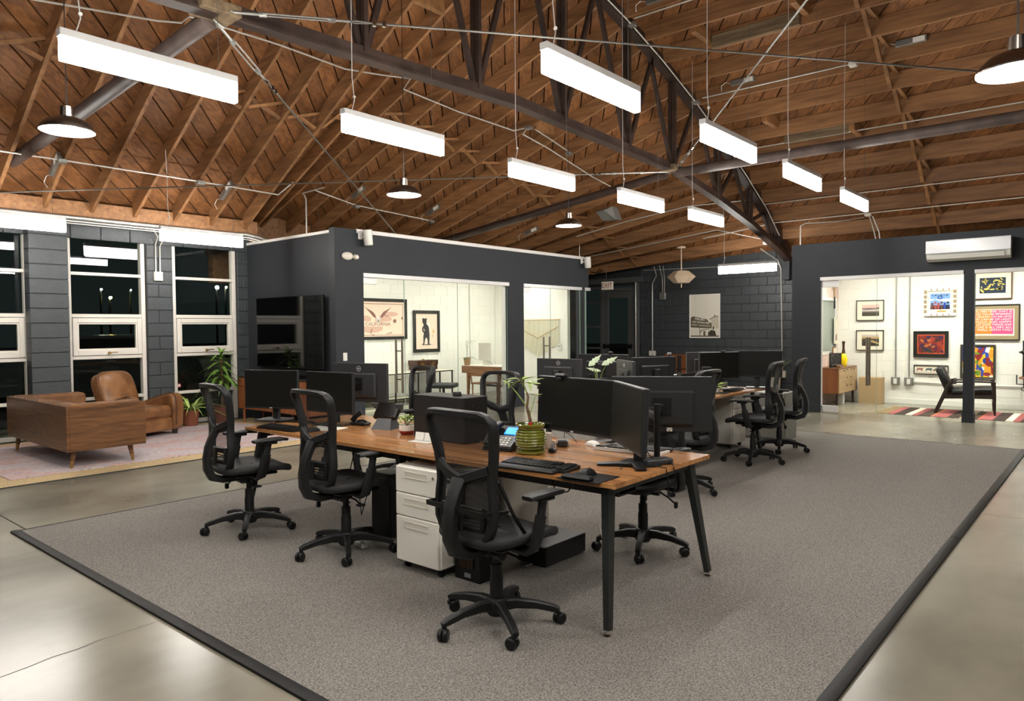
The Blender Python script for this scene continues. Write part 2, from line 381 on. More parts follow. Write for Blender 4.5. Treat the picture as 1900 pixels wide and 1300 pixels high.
# ---------------------------------------------------------------- roof shape
TY = 5.7                                                 # plane of the steel truss
def zt(X): return 6.7 - .0246 * (X - 4) ** 2             # underside of the joists along the truss
def plate(X):
    if X <= 6.5: return 3.19, 11.4
    if X < 7.6:
        t = (X - 6.5) / 1.1; return 3.19 + t * .31, 11.4 + t * 1.6
    return 3.5 - .1 * (X - 7.6), 13.0
def zb(X, Y):
    if Y <= TY: return zt(X)
    z0, y0 = plate(X); return zt(X) + (z0 - zt(X)) * (Y - TY) / (y0 - TY)
RD = 0.25                                                # joist depth

# ---------------------------------------------------------------- floor
floor = struct('floor', MB().bx(-6, 17.2, -6, 13.2, -0.12, -0.012), 'joint', smooth=False)
xs = [-6, -3.27, 1.733, 6.73, 11.73, 17.2]; ys = [-6, -4.34, 5.66, 13.2]
for i in range(5):
    for j in range(3):
        part('floor_slab', MB().bx(xs[i] + .004, xs[i + 1] - .004, ys[j] + .004, ys[j + 1] - .004, -0.012, 0, 0.003), 'concrete', floor, smooth=False)
pts = []
for k in range(26):
    t = k / 25; pts.append((-0.9 + 2.52 * t, 3.5 + 0.29 * t + 0.02 * math.sin(9 * t) + random.uniform(-.008, .008), 0.0))
cv = []; cf = []
for k, p in enumerate(pts):
    w = random.uniform(.0015, .003); cv += [(p[0], p[1] - w, .0008), (p[0], p[1] + w, .0008)]
    if k: cf.append((2 * k - 2, 2 * k, 2 * k + 1, 2 * k - 1))
part('floor_crack', MB().add(cv, cf), 'joint', floor)

# ---------------------------------------------------------------- block walls
BLK = {}
def block_mesh(w, h, key):
    k = (round(w, 3), round(h, 3), key)
    if k not in BLK:
        a, b, d, c = w / 2, h / 2, (.004 if key == 'white_block' else .012), (.0035 if key == 'white_block' else .006)
        vs = [(-a, 0, -b), (a, 0, -b), (a, 0, b), (-a, 0, b), (-a, -d + c, -b), (a, -d + c, -b), (a, -d + c, b), (-a, -d + c, b),
              (-a + c, -d, -b + c), (a - c, -d, -b + c), (a - c, -d, b - c), (-a + c, -d, b - c)]
        fs = [(8, 9, 10, 11)]
        for i in range(4):
            j = (i + 1) % 4; fs += [(i, j, 4 + j, 4 + i), (4 + i, 4 + j, 8 + j, 8 + i)]
        BLK[k] = MB().add(vs, fs).mesh('block', M[key], smooth=False)
    return BLK[k]
def blocks(parent, origin, rz, u1, z1, key, holes=(), z0=0.0, shift=0.0, joint=.009):
    """running bond of blocks on a wall face; local x along the wall, front -y; holes = (ua,ub,za,zb)"""
    R = Matrix.Translation(origin) @ Matrix.Rotation(rz, 4, 'Z')
    c = 0; z = z0
    while z < z1 - .05:
        h = min(.2032, z1 - z); zc = z + h / 2
        iv = [(0.0, u1)]
        for ua, ub, za, zbb in holes:
            if za < zc < zbb:
                nv = []
                for a, b in iv:
                    if ub <= a or ua >= b: nv.append((a, b)); continue
                    if ua > a: nv.append((a, ua))
                    if ub < b: nv.append((ub, b))
                iv = nv
        for a, b in iv:
            off = shift + (.2032 if c % 2 else 0.0)
            cuts = [a]; k = math.floor((a - off) / .4064) + 1
            while off + k * .4064 < b - .03:
                x = off + k * .4064
                if x > a + .03: cuts.append(x)
                k += 1
            cuts.append(b)
            for p, q in zip(cuts, cuts[1:]):
                o = link('block', block_mesh(q - p - joint, h - joint, key), parent)
                o.matrix_local = R @ Matrix.Translation(((p + q) / 2, random.uniform(-.0015, .0015), zc))
        z += .2032; c += 1

# window wall (left), window openings X0..X1
WIN = [(0.62, 1.70), (2.17, 3.27), (3.72, 4.82), (5.22, 6.31)]
mb = MB()
edges = [-6.0] + [e for w in WIN for e in w] + [6.56]
for a, b in zip(edges[0::2], edges[1::2]): mb.bx(a, b, 11.512, 11.75, 0, 2.94)
mb.bx(-6, 6.56, 11.512, 11.75, 2.94, 3.3)
wall_w = struct('wall_window', mb, 'mortar', smooth=False)
holes = [(a - 0.0, b - 0.0, 0.0, 2.94) for a, b in WIN]
blocks(wall_w, (0, 11.512, 0), 0, 6.56, 3.25, 'dark_block', holes, shift=.12)
pil = part('pilaster', MB().bx(3.20, 3.67, 11.31, 11.512, 0, 3.06), 'mortar', wall_w, smooth=False)
for c in range(15):
    z = c * .2032
    part('block', MB().bx(3.196, 3.675, 11.298, 11.5, z + .004, min(z + .199, 3.07), .006), 'dark_block', wall_w, smooth=False)
struct('trim_plate', MB().bx(-2, 6.62, 11.36, 11.44, 3.10, 3.36), 'rafter', smooth=False)

def window(idx, x0, x1):
    w = struct_empty('window_%d' % idx, ((x0 + x1) / 2, 11.6, 0)); h = (x1 - x0) / 2 - .004; f = .062
    part('frame', MB().bx(-h, -h + f, -.05, .05, .012, 2.935, .004).bx(h - f, h, -.05, .05, .012, 2.935, .004).bx(-h + f, h - f, -.05, .05, 2.88, 2.935, .004)
         .bx(-h + f, h - f, -.05, .05, .012, .07, .004), 'win_frame', w)
    zr = [(2.33, 2.375), (1.712, 1.765), (1.10, 1.15), (.495, .54)]
    for a, b in zr: part('rail', MB().bx(-h + f, h - f, -.045, .045, a, b, .004), 'win_frame', w)
    zp = [(2.375, 2.88), (1.765, 2.33), (.54, 1.10), (.07, .495)]
    for a, b in zp: part('pane', MB().bx(-h + f, h - f, .004, .010, a, b), 'glass', w, smooth=False)
    s = part('sash', MB().bx(-h + f + .005, -h + f + .07, -.06, .02, 1.155, 1.705, .005).bx(h - f - .07, h - f - .005, -.06, .02, 1.155, 1.705, .005)
             .bx(-h + f + .07, h - f - .07, -.06, .02, 1.635, 1.705, .005).bx(-h + f + .07, h - f - .07, -.06, .02, 1.155, 1.235, .005)
             .bx(-h + f + .07, -h + f + .09, -.045, .0, 1.235, 1.635).bx(h - f - .09, h - f - .07, -.045, .0, 1.235, 1.635)
             .bx(-h + f + .09, h - f - .09, -.045, .0, 1.615, 1.635).bx(-h + f + .09, h - f - .09, -.045, .0, 1.235, 1.255), 'win_frame', w)
    part('pane', MB().bx(-h + f + .09, h - f - .09, -.02, -.014, 1.255, 1.615), 'glass', s, smooth=False)
    part('crank_handle', MB().box((0, -.075, 1.19), (.035, .03, .035), .005).tube([(0, -.09, 1.19), (.05, -.10, 1.20), (.11, -.085, 1.195)], .008, 6)
         .tube([(0, -.085, 1.19), (-.03, -.09, 1.165)], .008, 6), 'brass', s)
    return w
for i, (a, b) in enumerate(WIN): window(i + 1, a, b)

# office with the television (middle): walls
OT = 2.96
struct('wall_television', MB().bx(6.5, 6.62, 8.97, 11.5, 0, OT), 'dark_wall', smooth=False)
struct('trim_1', MB().bx(6.485, 6.64, 8.99, 11.5, OT, OT + .045, .004), 'white_trim')
mb = MB()
for a, b in ((6.38, 6.90), (10.28, 10.74), (12.66, 12.80)): mb.bx(a, b, 8.84, 8.97, 0, 2.36)
mb.bx(6.38, 12.95, 8.84, 8.97, 2.36, OT)
mb.bx(6.38, 6.78, 8.84, 8.97, OT, OT + .05); mb.bx(12.86, 12.97, 8.84, 8.97, OT, OT + .03)
struct('wall_middle_office', mb, 'dark_wall', smooth=False)
struct('trim_2', MB().bx(6.78, 12.86, 8.83, 8.98, OT, OT + .06, .004), 'white_trim')
struct('trim_3', MB().bx(6.89, 10.29, 8.815, 8.90, 2.30, 2.365, .004), 'alu')
struct('trim_4', MB().bx(10.73, 12.67, 8.815, 8.90, 2.30, 2.365, .004), 'alu')
struct('trim_5', MB().bx(12.80, 12.99, 8.815, 8.90, 2.30, 2.365, .004), 'alu')
iw = struct('wall_office_rear', MB().bx(6.62, 12.95, 11.512, 11.7, 0, 3.0), 'white_mortar', smooth=False)
blocks(iw, (6.62, 11.512, 0), 0, 6.33, 2.98, 'white_block', joint=.003)
struct('wall_office_side', MB().bx(12.88, 12.98, 9.36, 11.5, 0, 3.0), 'white_wall', smooth=False)
struct('wall_office_inner', MB().bx(6.62, 6.64, 8.98, 11.5, 0, OT).bx(6.64, 6.90, 8.97, 8.985, 0, OT).bx(10.28, 10.74, 8.97, 8.985, 0, 2.36).bx(6.9, 12.86, 8.97, 8.985, 2.37, OT), 'white_wall', smooth=False)
def glass_front(name, label, spans, axis_loc, rz, top=2.31, z0=.012):
    t = struct_empty(name, axis_loc, rz)
    for k, (a, b) in enumerate(spans):
        part('glass_panel', MB().bx(a + .002, b - .002, -.005, .005, z0, top), 'partition_glass', t, smooth=False)
        part('glass_edge', MB().bx(b - .003, b + .001, -.0055, .0055, z0, top), 'glass_edge', t, smooth=False)
    return t
def pull_handle(parent, x, z0, z1):
    for y in (-.075, .075):
        part('pull_bar', MB().cyl((x, y, z0), (x, y, z1), .019, n=12), 'steel_handle', parent)
    for z in (z0 + (z1 - z0) * .25, z0 + (z1 - z0) * .78):
        part('standoff', MB().cyl((x, -.075, z), (x, .075, z), .009, n=8), 'black', parent)
g1 = glass_front('door_1', '', [(6.90, 7.735), (7.735, 8.955), (8.955, 10.28)], (0, 8.87, 0), 0)
pull_handle(g1, 7.615, .48, 1.345)
part('patch_fitting', MB().bx(6.905, 7.17, -.02, .02, 2.20, 2.30, .003), 'alu', g1)
g2 = glass_front('door_2', '', [(10.74, 11.62), (11.62, 12.66)], (0, 8.87, 0), 0)
pull_handle(g2, 11.49, .50, 1.33)
part('patch_fitting', MB().bx(10.745, 10.96, -.02, .02, 2.20, 2.30, .003), 'alu', g2)
g3 = struct_empty('window_5', (12.93, 8.9, 0))
part('glass_panel', MB().bx(-.005, .005, .0, .46, .012, 2.3), 'partition_glass', g3, smooth=False)
part('glass_edge', MB().bx(-.10, -.03, -.03, -.02, .012, 2.3), 'glass_edge', g3, smooth=False)
part('white_jamb', MB().bx(-.13, -.11, -.03, .02, .012, 2.3), 'white_trim', g3, smooth=False)
struct('trim_6', MB().bx(10.215, 10.275, 8.90, 8.96, 0.012, 2.3, .003), 'white_trim')

# office on the right
RT = 2.92
mb = MB()
mb.bx(12.9, 13.02, 3.995, 4.48, 0, 2.33).bx(12.9, 13.02, 1.745, 1.885, 0, 2.33).bx(12.9, 13.02, -3, -1.5, 0, 2.33).bx(12.9, 13.02, -3, 4.48, 2.33, RT)
struct('wall_right_office', mb, 'dark_wall', smooth=False)
struct('baseboard_right', MB().bx(12.885, 12.9, 3.995, 4.485, 0, .14, .003).bx(12.88, 13.04, 1.735, 1.895, 0, .14, .003), 'dark_wall')
struct('trim_7', MB().bx(12.88, 12.97, 1.885, 4.0, 2.275, 2.335, .004), 'alu')
struct('trim_8', MB().bx(12.88, 12.97, -1.5, 1.745, 2.275, 2.335, .004), 'alu')
struct('trim_9', MB().bx(12.93, 12.95, 3.975, 3.995, 0.0, 2.28), 'white_trim')
ow = struct('wall_right_office_rear', MB().bx(15.312, 15.45, -3, 4.4, 0, 3.0), 'white_mortar', smooth=False)
blocks(ow, (15.312, 4.4, 0), FX, 5.4, 2.98, 'white_block', joint=.003)
struct('baseboard_right_office', MB().bx(15.28, 15.30, -3, 4.4, 0, .10, .003), 'white_wall')
mb = MB().bx(13.02, 14.26, 4.40, 4.5, 0, RT).bx(15.22, 16.3, 4.40, 4.5, 0, RT).bx(14.26, 15.22, 4.40, 4.5, 0, .94).bx(14.26, 15.22, 4.40, 4.5, 2.05, RT)
struct('wall_pink', mb, 'pink_wall', smooth=False)
w = struct_empty('window_6', (14.74, 4.42, 0))
part('frame', MB().bx(-.48, -.42, -.03, .05, .94, 2.05, .003).bx(.42, .48, -.03, .05, .94, 2.05, .003).bx(-.42, .42, -.03, .05, .94, 1.0, .003).bx(-.42, .42, -.03, .05, 1.99, 2.05, .003), 'white_trim', w)
part('pane', MB().bx(-.42, .42, .0, .008, 1.0, 1.99), 'plate_glass', w, smooth=False)
g4 = glass_front('door_3', '', [(-4.0, -3.115), (-3.115, -1.885)], (12.95, 0, 0), PI / 2 * 1, top=2.28)
g4.rotation_euler = (0, 0, -PI / 2)
pull_handle(g4, -3.245, .50, 1.30)
part('patch_fitting', MB().bx(-3.99, -3.72, -.02, .02, 2.16, 2.27, .003), 'alu', g4)
part('patch_fitting', MB().bx(-3.99, -3.72, -.02, .02, .02, .13, .003), 'alu', g4)
g5 = glass_front('window_7', '', [(-1.745, 1.5)], (12.95, 0, 0), -PI / 2, top=2.28)

# back wall with the exit door
bw = struct('wall_back', MB().bx(16.312, 16.5, 4.4, 9.52, 0, 3.4).bx(16.312, 16.5, 9.52, 13.0, 2.62, 3.4).bx(16.312, 16.5, 11.35, 13.0, 0, 2.62), 'mortar', smooth=False)
blocks(bw, (16.312, 9.52, 0), FX, 5.12, 3.22, 'dark_block', shift=.05)
struct('trim_10', MB().bx(16.12, 16.24, 5.66, 5.82, 2.53, 2.98, .004).cyl((16.115, 5.74, 2.62), (16.105, 5.74, 2.62), .02).cyl((16.115, 5.74, 2.85), (16.105, 5.74, 2.85), .02), 'dark_wall')
struct('trim_11', MB().bx(16.18, 16.30, 9.42, 11.3, 2.66, 2.80, .004).bx(16.2, 16.3, 9.53, 9.63, 0, 2.66, .004), 'door_grey')
d = struct_empty('door_4', (16.32, 10.19, 0), FX)
part('frame', MB().bx(-.53, -.44, -.05, .05, 0, 2.55, .004).bx(.44, .53, -.05, .05, 0, 2.55, .004).bx(-.44, .44, -.05, .05, 2.46, 2.55, .004), 'door_grey', d)
part('door_stile', MB().bx(-.43, -.30, -.03, .02, .02, 2.45, .004).bx(.30, .43, -.03, .02, .02, 2.45, .004).bx(-.30, .30, -.03, .02, 2.28, 2.45, .004).bx(-.30, .30, -.03, .02, .02, .3, .004), 'door_grey', d)
part('pane', MB().bx(-.30, .30, -.004, .004, .3, 2.28), 'glass', d, smooth=False)
part('push_bar', MB().bx(-.43, .43, -.10, -.055, .97, 1.05, .008).bx(-.43, -.38, -.10, -.03, .95, 1.07, .006).bx(.38, .43, -.10, -.03, .95, 1.07, .006), 'black', d)
w = struct_empty('window_8', (16.32, 11.02, 0), FX)
part('frame', MB().bx(-.30, -.27, -.04, .04, 0, 2.6, .003).bx(.27, .32, -.04, .04, 0, 2.6, .003).bx(-.27, .27, -.04, .04, 2.52, 2.6, .003), 'door_grey', w)
for z in (2.15, 1.5, .93, .3): part('rail', MB().bx(-.27, .27, -.035, .035, z, z + .05, .003), 'door_grey', w)
for a, b in ((2.2, 2.52), (1.55, 2.15), (.98, 1.5), (.35, .93)): part('pane', MB().bx(-.27, .27, -.003, .003, a, b), 'glass', w, smooth=False)

struct('trim_12', MB().bx(6.62, 16.3, 12.94, 13.1, 2.4, 4.3).bx(6.56, 6.62, 11.5, 13.1, 2.9, 3.4), 'rafter', smooth=False)
# the rest of the room, behind the camera
struct('wall_rear', MB().bx(-6.2, -6, -6, 13, 0, 6.5), 'dark_wall', smooth=False)
struct('wall_near', MB().bx(-6, 16.3, -6.2, -6, 0, 6.5), 'dark_wall', smooth=False)

# ---------------------------------------------------------------- ceiling: deck, boards, rafters, bridging
mb = MB()
XA = [-6 + i * (22.5 / 30) for i in range(31)]
def deck(u0, u1):
    n = len(mb.v); ny = 8
    for X in XA:
        for j in range(ny + 1):
            y1 = u1 if u1 is not None else plate(X)[1] + .15
            Y = u0 + (y1 - u0) * j / ny; mb.v.append((X, Y, zb(X, Y) + RD + .40))
    for i in range(30):
        for j in range(ny): a = n + i * (ny + 1) + j; mb.f.append((a, a + ny + 1, a + ny + 2, a + 1))
deck(-6.2, TY); deck(TY, None)
ceiling = struct('ceiling', mb, 'deck')
K = .85; BP = .285
def roof_board(c, ylo, yhi_fn):
    row = []
    X = 0.3
    while X <= 16.9:
        Y = K * X + c
        if ylo - .32 <= Y <= yhi_fn(X) + .3: row.append((X, Y))
        X += .3
    if len(row) < 2: return
    vs = []; fs = []; w = BP - .018 - random.uniform(0, .010); dz = random.uniform(0, .006)
    for X, Y in row:
        for dy in (0, w):
            for t in (0, .02):
                yy = Y + dy
                vs.append((X, yy, zb(X, yy) + RD + dz + t))
    for i in range(len(row) - 1):
        a = 4 * i; b = a + 4
        fs += [(a, a + 2, b + 2, b), (a + 1, b + 1, b + 3, a + 3), (a, b, b + 1, a + 1), (a + 2, a + 3, b + 3, b + 2)]
    part('board', MB().add(vs, fs), 'board', ceiling, smooth=False, fix=False)
c = -9.0
while c < 13: roof_board(c, TY - .1, lambda X: plate(X)[1] + .1); c += BP
c = -17.5
while c < 6: roof_board(c, -3.5, lambda X: TY - .12); c += BP
JT = .045
def joist(X, ya, yb, n=1):
    vs = []; fs = []
    for i in range(n + 1):
        Y = ya + (yb - ya) * i / n; z = zb(X, Y)
        vs += [(X - JT / 2, Y, z), (X + JT / 2, Y, z), (X + JT / 2, Y, z + RD), (X - JT / 2, Y, z + RD)]
    for i in range(n):
        a = 4 * i; b = a + 4
        fs += [(a, a + 1, b + 1, b), (a + 1, a + 2, b + 2, b + 1), (a + 2, a + 3, b + 3, b + 2), (a + 3, a, b, b + 3)]
    fs += [(0, 3, 2, 1), (4 * n, 4 * n + 1, 4 * n + 2, 4 * n + 3)]
    part('rafter', MB().add(vs, fs), 'rafter', ceiling, smooth=False, fix=False)
JX = []
X = 0.46
while X < 7.0: JX.append(X); X += .593
X = 7.62
while X < 16.2: JX.append(X); X += .58
for X in JX: joist(X, TY + .05, plate(X)[1] - .02)
JR = []; X = 3.42
while X < 16.25: JR.append(X); X += .5815
for X in JR: joist(X, -0.3, TY - .06)
def bridging(Xs, Y):
    for a, b in zip(Xs, Xs[1:]):
        for s in (0, 1):
            za = zb(a, Y) + (.02 if s else RD - .03); zc = zb(b, Y) + (RD - .03 if s else .02)
            yy = Y + (-.05 if s else .05)
            part('bridging', MB().tube([(a + .025, yy, za), (b - .025, yy, zc)], .02, 4, sq=(.021, .032), up=(0, 0, 1)), 'bridge', ceiling, smooth=False)
bridging([x for x in JX if x < 7.1], 9.2); bridging([x for x in JX if x > 7.3], 9.25); bridging([x for x in JR if x > 8], 2.7)
for hx, hy in ((10.09, 4.86), (10.13, 3.42), (12.72, 4.7), (12.73, 3.47), (6.69, 7.11), (10.18, 7.94)):
    L_ = JR if hy < TY else JX
    a = max(x for x in L_ if x <= hx); b = min(x for x in L_ if x > hx)
    part('header_block', MB().bx(a + .024, b - .024, hy - .045, hy + .045, zb((a + b) / 2, hy) + .02, zb((a + b) / 2, hy) + .2, .004), 'bridge', ceiling, smooth=False)
for bx_, y0_, y1_ in ((10.45, 3.5, 4.8), (13.0, 3.55, 4.62)):
    part('header_beam', MB().bx(bx_ - .12, bx_ - .03, y0_, y1_, zt(bx_) + .02, zt(bx_) + .21, .004), 'old_beam', ceiling, smooth=False)

# ---------------------------------------------------------------- steel truss
BC = [(-3.0, 3.9), (2.98, 4.14), (6.8, 4.27), (10.8, 4.12), (12.54, 3.86), (13.98, 3.58), (15.43, 3.22), (16.2, 2.98)]
def zc(X):
    for (a, za), (b, zb_) in zip(BC, BC[1:]):
        if a <= X <= b: return za + (zb_ - za) * (X - a) / (b - a)
    return BC[-1][1]
tr = thing('roof_truss', 'dark steel bowstring roof truss carrying the rafters, ending over the back wall', 'truss', (6.6, TY, 4.1))
def loc(p): return (p[0] - 6.6, p[1] - TY, p[2] - 4.1)
part('bottom_chord', MB().tube([loc((x, TY - .035, z)) for x, z in BC], .05, 4, sq=(.065, .022), up=(0, 0, 1)).tube([loc((x, TY + .035, z)) for x, z in BC], .05, 4, sq=(.065, .022), up=(0, 0, 1))
     .tube([loc((x, TY, z - .06)) for x, z in BC], .05, 4, sq=(.012, .085), up=(0, 0, 1)), 'steel', tr, smooth=False)
tx = [-2.5 + .6 * i for i in range(32)]
part('top_chord', MB().tube([loc((x, TY, zt(x) + .03)) for x in tx if x < 16.25], .05, 4, sq=(.08, .085), up=(0, 0, 1)), 'steel', tr, smooth=False)
nodes = [2.9, 4.48, 6.10, 7.75, 9.38, 10.8, 12.52, 13.98, 15.3]
for x in nodes:
    zl = zc(x)
    part('web', MB().tube([loc((x, TY - .04, zl)), loc((x, TY - .04, zt(x)))], .03, 4, sq=(.03, .03), up=(1, 0, 0)).tube([loc((x, TY + .04, zl)), loc((x, TY + .04, zt(x)))], .03, 4, sq=(.03, .03), up=(1, 0, 0)), 'steel', tr, smooth=False)
    for s in (-1, 1):
        x2 = x + s * .78
        if x2 < 16.1 and zt(x2) > zc(x2) + .1:
            part('web', MB().tube([loc((x + s * .03, TY, zl)), loc((x2, TY, zt(x2)))], .03, 4, sq=(.035, .03), up=(1, 0, 0)), 'steel', tr, smooth=False)
for x in (2.98, 10.8):
    part('gusset', MB().box(loc((x, TY, zc(x) - .02)), (.34, .26, .10), .01), 'old_beam', tr)
# struts at the truss nodes
single('roof_strut', MB().cyl((2.98, TY + .1, 4.07), (2.98, 11.5, 3.70), .075, n=14), 'pipe', 'round dark steel pipe brace from the near truss joint down to the window wall', 'pipe')
single('roof_strut', MB().cyl((10.8, TY + .1, 4.03), (10.75, 11.8, 3.28), .07, n=14), 'steel', 'dark pipe brace running from the far truss joint over the glass-fronted office', 'pipe')
single('roof_strut', MB().cyl((10.8, TY - .1, 4.03), (10.72, -.3, 4.02), .075, n=14), 'pipe', 'level dark pipe brace running right from the far truss joint', 'pipe')

# ---------------------------------------------------------------- linear LED pendants
def led_light(label, group, x, y, zt_, rz=0.0, L=1.22, cord=True):
    t = thing('linear_pendant_light', label, 'light', (x, y, zt_), rz, group)
    part('housing', MB().bx(0, L, -.032, .032, -.05, 0, .003).bx(-.004, 0, -.033, .033, -.05, 0), 'alu', t)
    part('diffuser', MB().bx(.002, L - .002, -.029, .029, -.205, -.05, .004), 'led', t)
    c, s = math.cos(rz), math.sin(rz)
    def top(u): return zb(x + u * c, y + u * s) + .10 - zt_
    ta, tb = top(.1), top(L - .14)
    part('power_cord', MB().tube([(.10, .0, 0), (.13, 0, .10), (.115, .01, .3), (.10 + .02, .01, ta * .6), (.10, 0, ta)], .0045, 6), 'conduit', t)
    part('cord_clip', MB().ball((.13, 0, .13), .014, 6), 'white_plastic', t)
    part('hanging_wire', MB().cyl((L - .14, 0, 0), (L - .14, 0, tb), .0022, n=5), 'cable', t)
    return t
ROWA = [(1.70, 'nearest long LED bar at the upper left, hung below the dark truss joint'), (3.92, 'second LED bar of the left row, hung over the left end of the near desk'),
        (6.19, 'third LED bar of the left row, in front of the glass office'), (8.48, 'fourth LED bar of the left row, right below the far truss joint'),
        (10.57, 'fifth and farthest LED bar of the left row, above the far monitors')]
ROWB = [(3.88, 'large LED bar hung at the top centre, nearest of the right row'), (6.27, 'second LED bar of the right row, beside the far truss joint'),
        (8.40, 'third LED bar of the right row, under the level steel pipe'), (10.60, 'smallest LED bar of the right row, nearest the right office')]
for k, (x, l) in enumerate(ROWA): led_light(l, 'left row of LED bars', x, 5.28, 3.47 - .015 * k if k < 2 else 3.415)
for k, (x, l) in enumerate(ROWB): led_light(l, 'right row of LED bars', x, 3.0, 3.425)
led_light('LED bar cut by the left edge, against the window wall', 'LED bars along the window wall', 2.08, 10.2, 2.965)
led_light('LED bar above the corner window, right of the one cut by the left edge', 'LED bars along the window wall', 4.47, 10.2, 2.965)
led_light('short-looking LED bar hung before the poster on the back wall', 'LED bar at the back wall', 14.5, 6.57, 2.82, -PI / 2)
# the rows go on behind and beside the camera, out of the picture
for x, y in ((1.0, 3.0), (-1.25, 3.0), (-.9, 5.28), (-3.2, 5.28), (1.5, .75), (2.4, .3), (-.75, .75), (5.6, -1.5), (1.5, -1.5), (-3.0, .75)):
    led_light('LED bar of the rows that go on behind the camera', 'LED bars behind the camera', x, y, 3.42)

def dome(label, x, y, z):
    t = thing('dome_pendant_lamp', label, 'lamp', (x, y, z), 0, 'dome pendant lamps')
    part('shade', MB().lathe([(.185, 0), (.187, .008), (.175, .035), (.135, .075), (.085, .098), (.045, .108), (.042, .18), (.034, .185), (.0001, .185)], n=32, cap=False), 'nickel', t)
    part('shade_lining', MB().lathe([(.184, .001), (.172, .033), (.132, .072), (.083, .095), (.0001, .10)], n=32, cap=False), 'shade_in', t)
    part('bulb', MB().lathe([(.0001, .012), (.05, .02), (.06, .045), (.045, .075), (.02, .09)], n=16), 'bulb', t)
    part('cord', MB().cyl((0, 0, .18), (0, 0, zb(x, y) + .05 - z), .004, n=6), 'black', t)
dome('brushed nickel dome lamp hanging at the far left, over the sofa', 1.97, 6.0, 2.99)
dome('brushed nickel dome lamp hanging before the glass office, in the middle', 5.25, 6.0, 2.96)
dome('smallest dome lamp, hanging near the far corner of the glass office', 8.30, 6.0, 2.94)
dome('large-looking dome lamp cut by the right edge', 4.56, .44, 2.80)

t = thing('lantern_pendant', 'faceted cream paper lantern hanging before the back wall', 'lamp', (15.2, 7.80, 2.51))
part('shade', MB().lathe([(.15, .0), (.175, .005), (.325, .15), (.165, .28), (.14, .285)], n=6), 'paper_shade', t, ang=0.2)
part('rod', MB().cyl((0, 0, -.10), (0, 0, .84), .013, n=8), 'paper_shade', t)
part('ceiling_rose', MB().lathe([(.0001, .80), (.095, .80), (.10, .84), (.0001, .86)], n=16), 'paper_shade', t)

# office ceiling panels (above the glass line, hidden from the main room)
def panel(label, x, y, z, group, sx=1.2, sy=.3):
    t = thing('ceiling_panel_light', label, 'light', (x, y, z), 0, group)
    part('housing', MB().bx(-sx / 2, sx / 2, -sy / 2, sy / 2, 0, .04, .004), 'alu', t)
    part('diffuser', MB().bx(-sx / 2 + .01, sx / 2 - .01, -sy / 2 + .01, sy / 2 - .01, -.02, 0), 'panel', t)
    for s in (-1, 1): part('hanging_wire', MB().cyl((s * sx * .4, 0, .04), (s * sx * .4, 0, zb(x + s * sx * .4, y) + .1 - z), .002, n=5), 'cable', t)
for x, l in ((7.6, 'nearest the television wall'), (9.2, 'over the wide sepia print'), (10.8, 'over the writing desk'), (12.1, 'over the macrame end')): panel('slim LED panel hung inside the middle office, ' + l, x, 10.3, 2.86, 'LED panels in the middle office')
for y, l in ((3.5, 'over the credenza'), (2.1, 'over the lounge chair'), (.7, 'beside the clamp stand'), (-.8, 'beyond the right edge')): panel('LED panel hung inside the right office above its glass front, ' + l, 13.9, y, 2.80, 'LED panels in the right office', .6, 1.2)

# ---------------------------------------------------------------- conduits, boxes, cables under the roof
def conduit(label, pts, r=.011, m='conduit', name='conduit', cat='conduit', group=None):
    return single(name, MB().tube(pts, r, 8), m, label, cat, group=group)
def onb(X, Y, dz=-.03): return (X, Y, zb(X, Y) + dz)
conduit('grey conduit clipped under the rafters above the windows, to the office corner', [onb(x, 10.5, -.016) for x in (1.2, 2.7, 3.4, 4.7, 5.2, 6.5)] + [onb(6.78, 10.5, -.016)])
conduit('grey conduit rising out of the television wall and running over the office', [(6.56, 9.81, 2.96), (6.56, 9.81, 3.55), (6.56, 9.85, 3.62), (6.62, 10.0, 3.68), (7.6, 10.8, 4.02), (7.72, 11.3, 4.06), (8.72, 11.4, 3.92), (10.45, 11.14, 3.78)])
conduit('white conduit snaking along the rafters left of the truss, through the round box', [onb(x, y, -.016) for x, y in ((2.0, 8.6), (3.7, 8.4), (3.95, 8.34), (4.0, 8.24), (5.15, 8.21), (6.14, 8.2), (6.78, 8.2))] + [onb(x, y, -.016) for x, y in ((7.42, 8.3), (7.5, 8.55), (8.61, 8.47), (9.75, 8.22), (9.86, 8.04))])
conduit('white conduit from the square box down to the pipe brace box', [onb(9.86, 7.98, -.016), onb(9.95, 8.18, -.016), onb(10.6, 8.12, -.016), onb(11.93, 8.03, -.016), onb(12.5, 7.92, -.016)])
conduit('short white conduit between the square box and the small round box', [onb(9.95, 7.96, -.016), onb(10.4, 7.94, -.016), onb(10.93, 7.92, -.016)])
conduit('pale conduit following the curved top of the truss down to the back wall', [(x, TY - .12, zt(x) - .05) for x in (7.5, 9.2, 10.3, 11.4, 12.6, 13.6, 14.6)] + [(15.0, TY - .12, 3.62), (15.35, TY - .1, 3.42)])
for k, (X, ya, yb, lab) in enumerate(((9.27, -.2, 5.5, 'first'), (11.39, 3.1, 5.45, 'second'), (12.90, -.2, 5.4, 'third'), (14.50, -.2, 5.6, 'fourth'), (15.08, -.2, 7.2, 'fifth'))):
    conduit('%s conduit from the camera along the joists right of the truss' % lab, [(X, ya, zt(X) - .016), (X, (ya + min(yb, TY)) / 2, zt(X) - .016), (X, min(yb, 5.6), zt(X) - .016)] + ([(X, yb, zb(X, yb) - .016)] if yb > TY else []), group='conduits along the joists')
conduit('lower white conduit along the joists from the truss to over the back door', [(15.3, TY + .1, 3.33), (14.9, 6.8, zb(14.9, 6.8) - .016), (14.8, 8.5, zb(14.8, 8.5) - .016), (14.6, 10.4, zb(14.6, 10.4) - .016)])
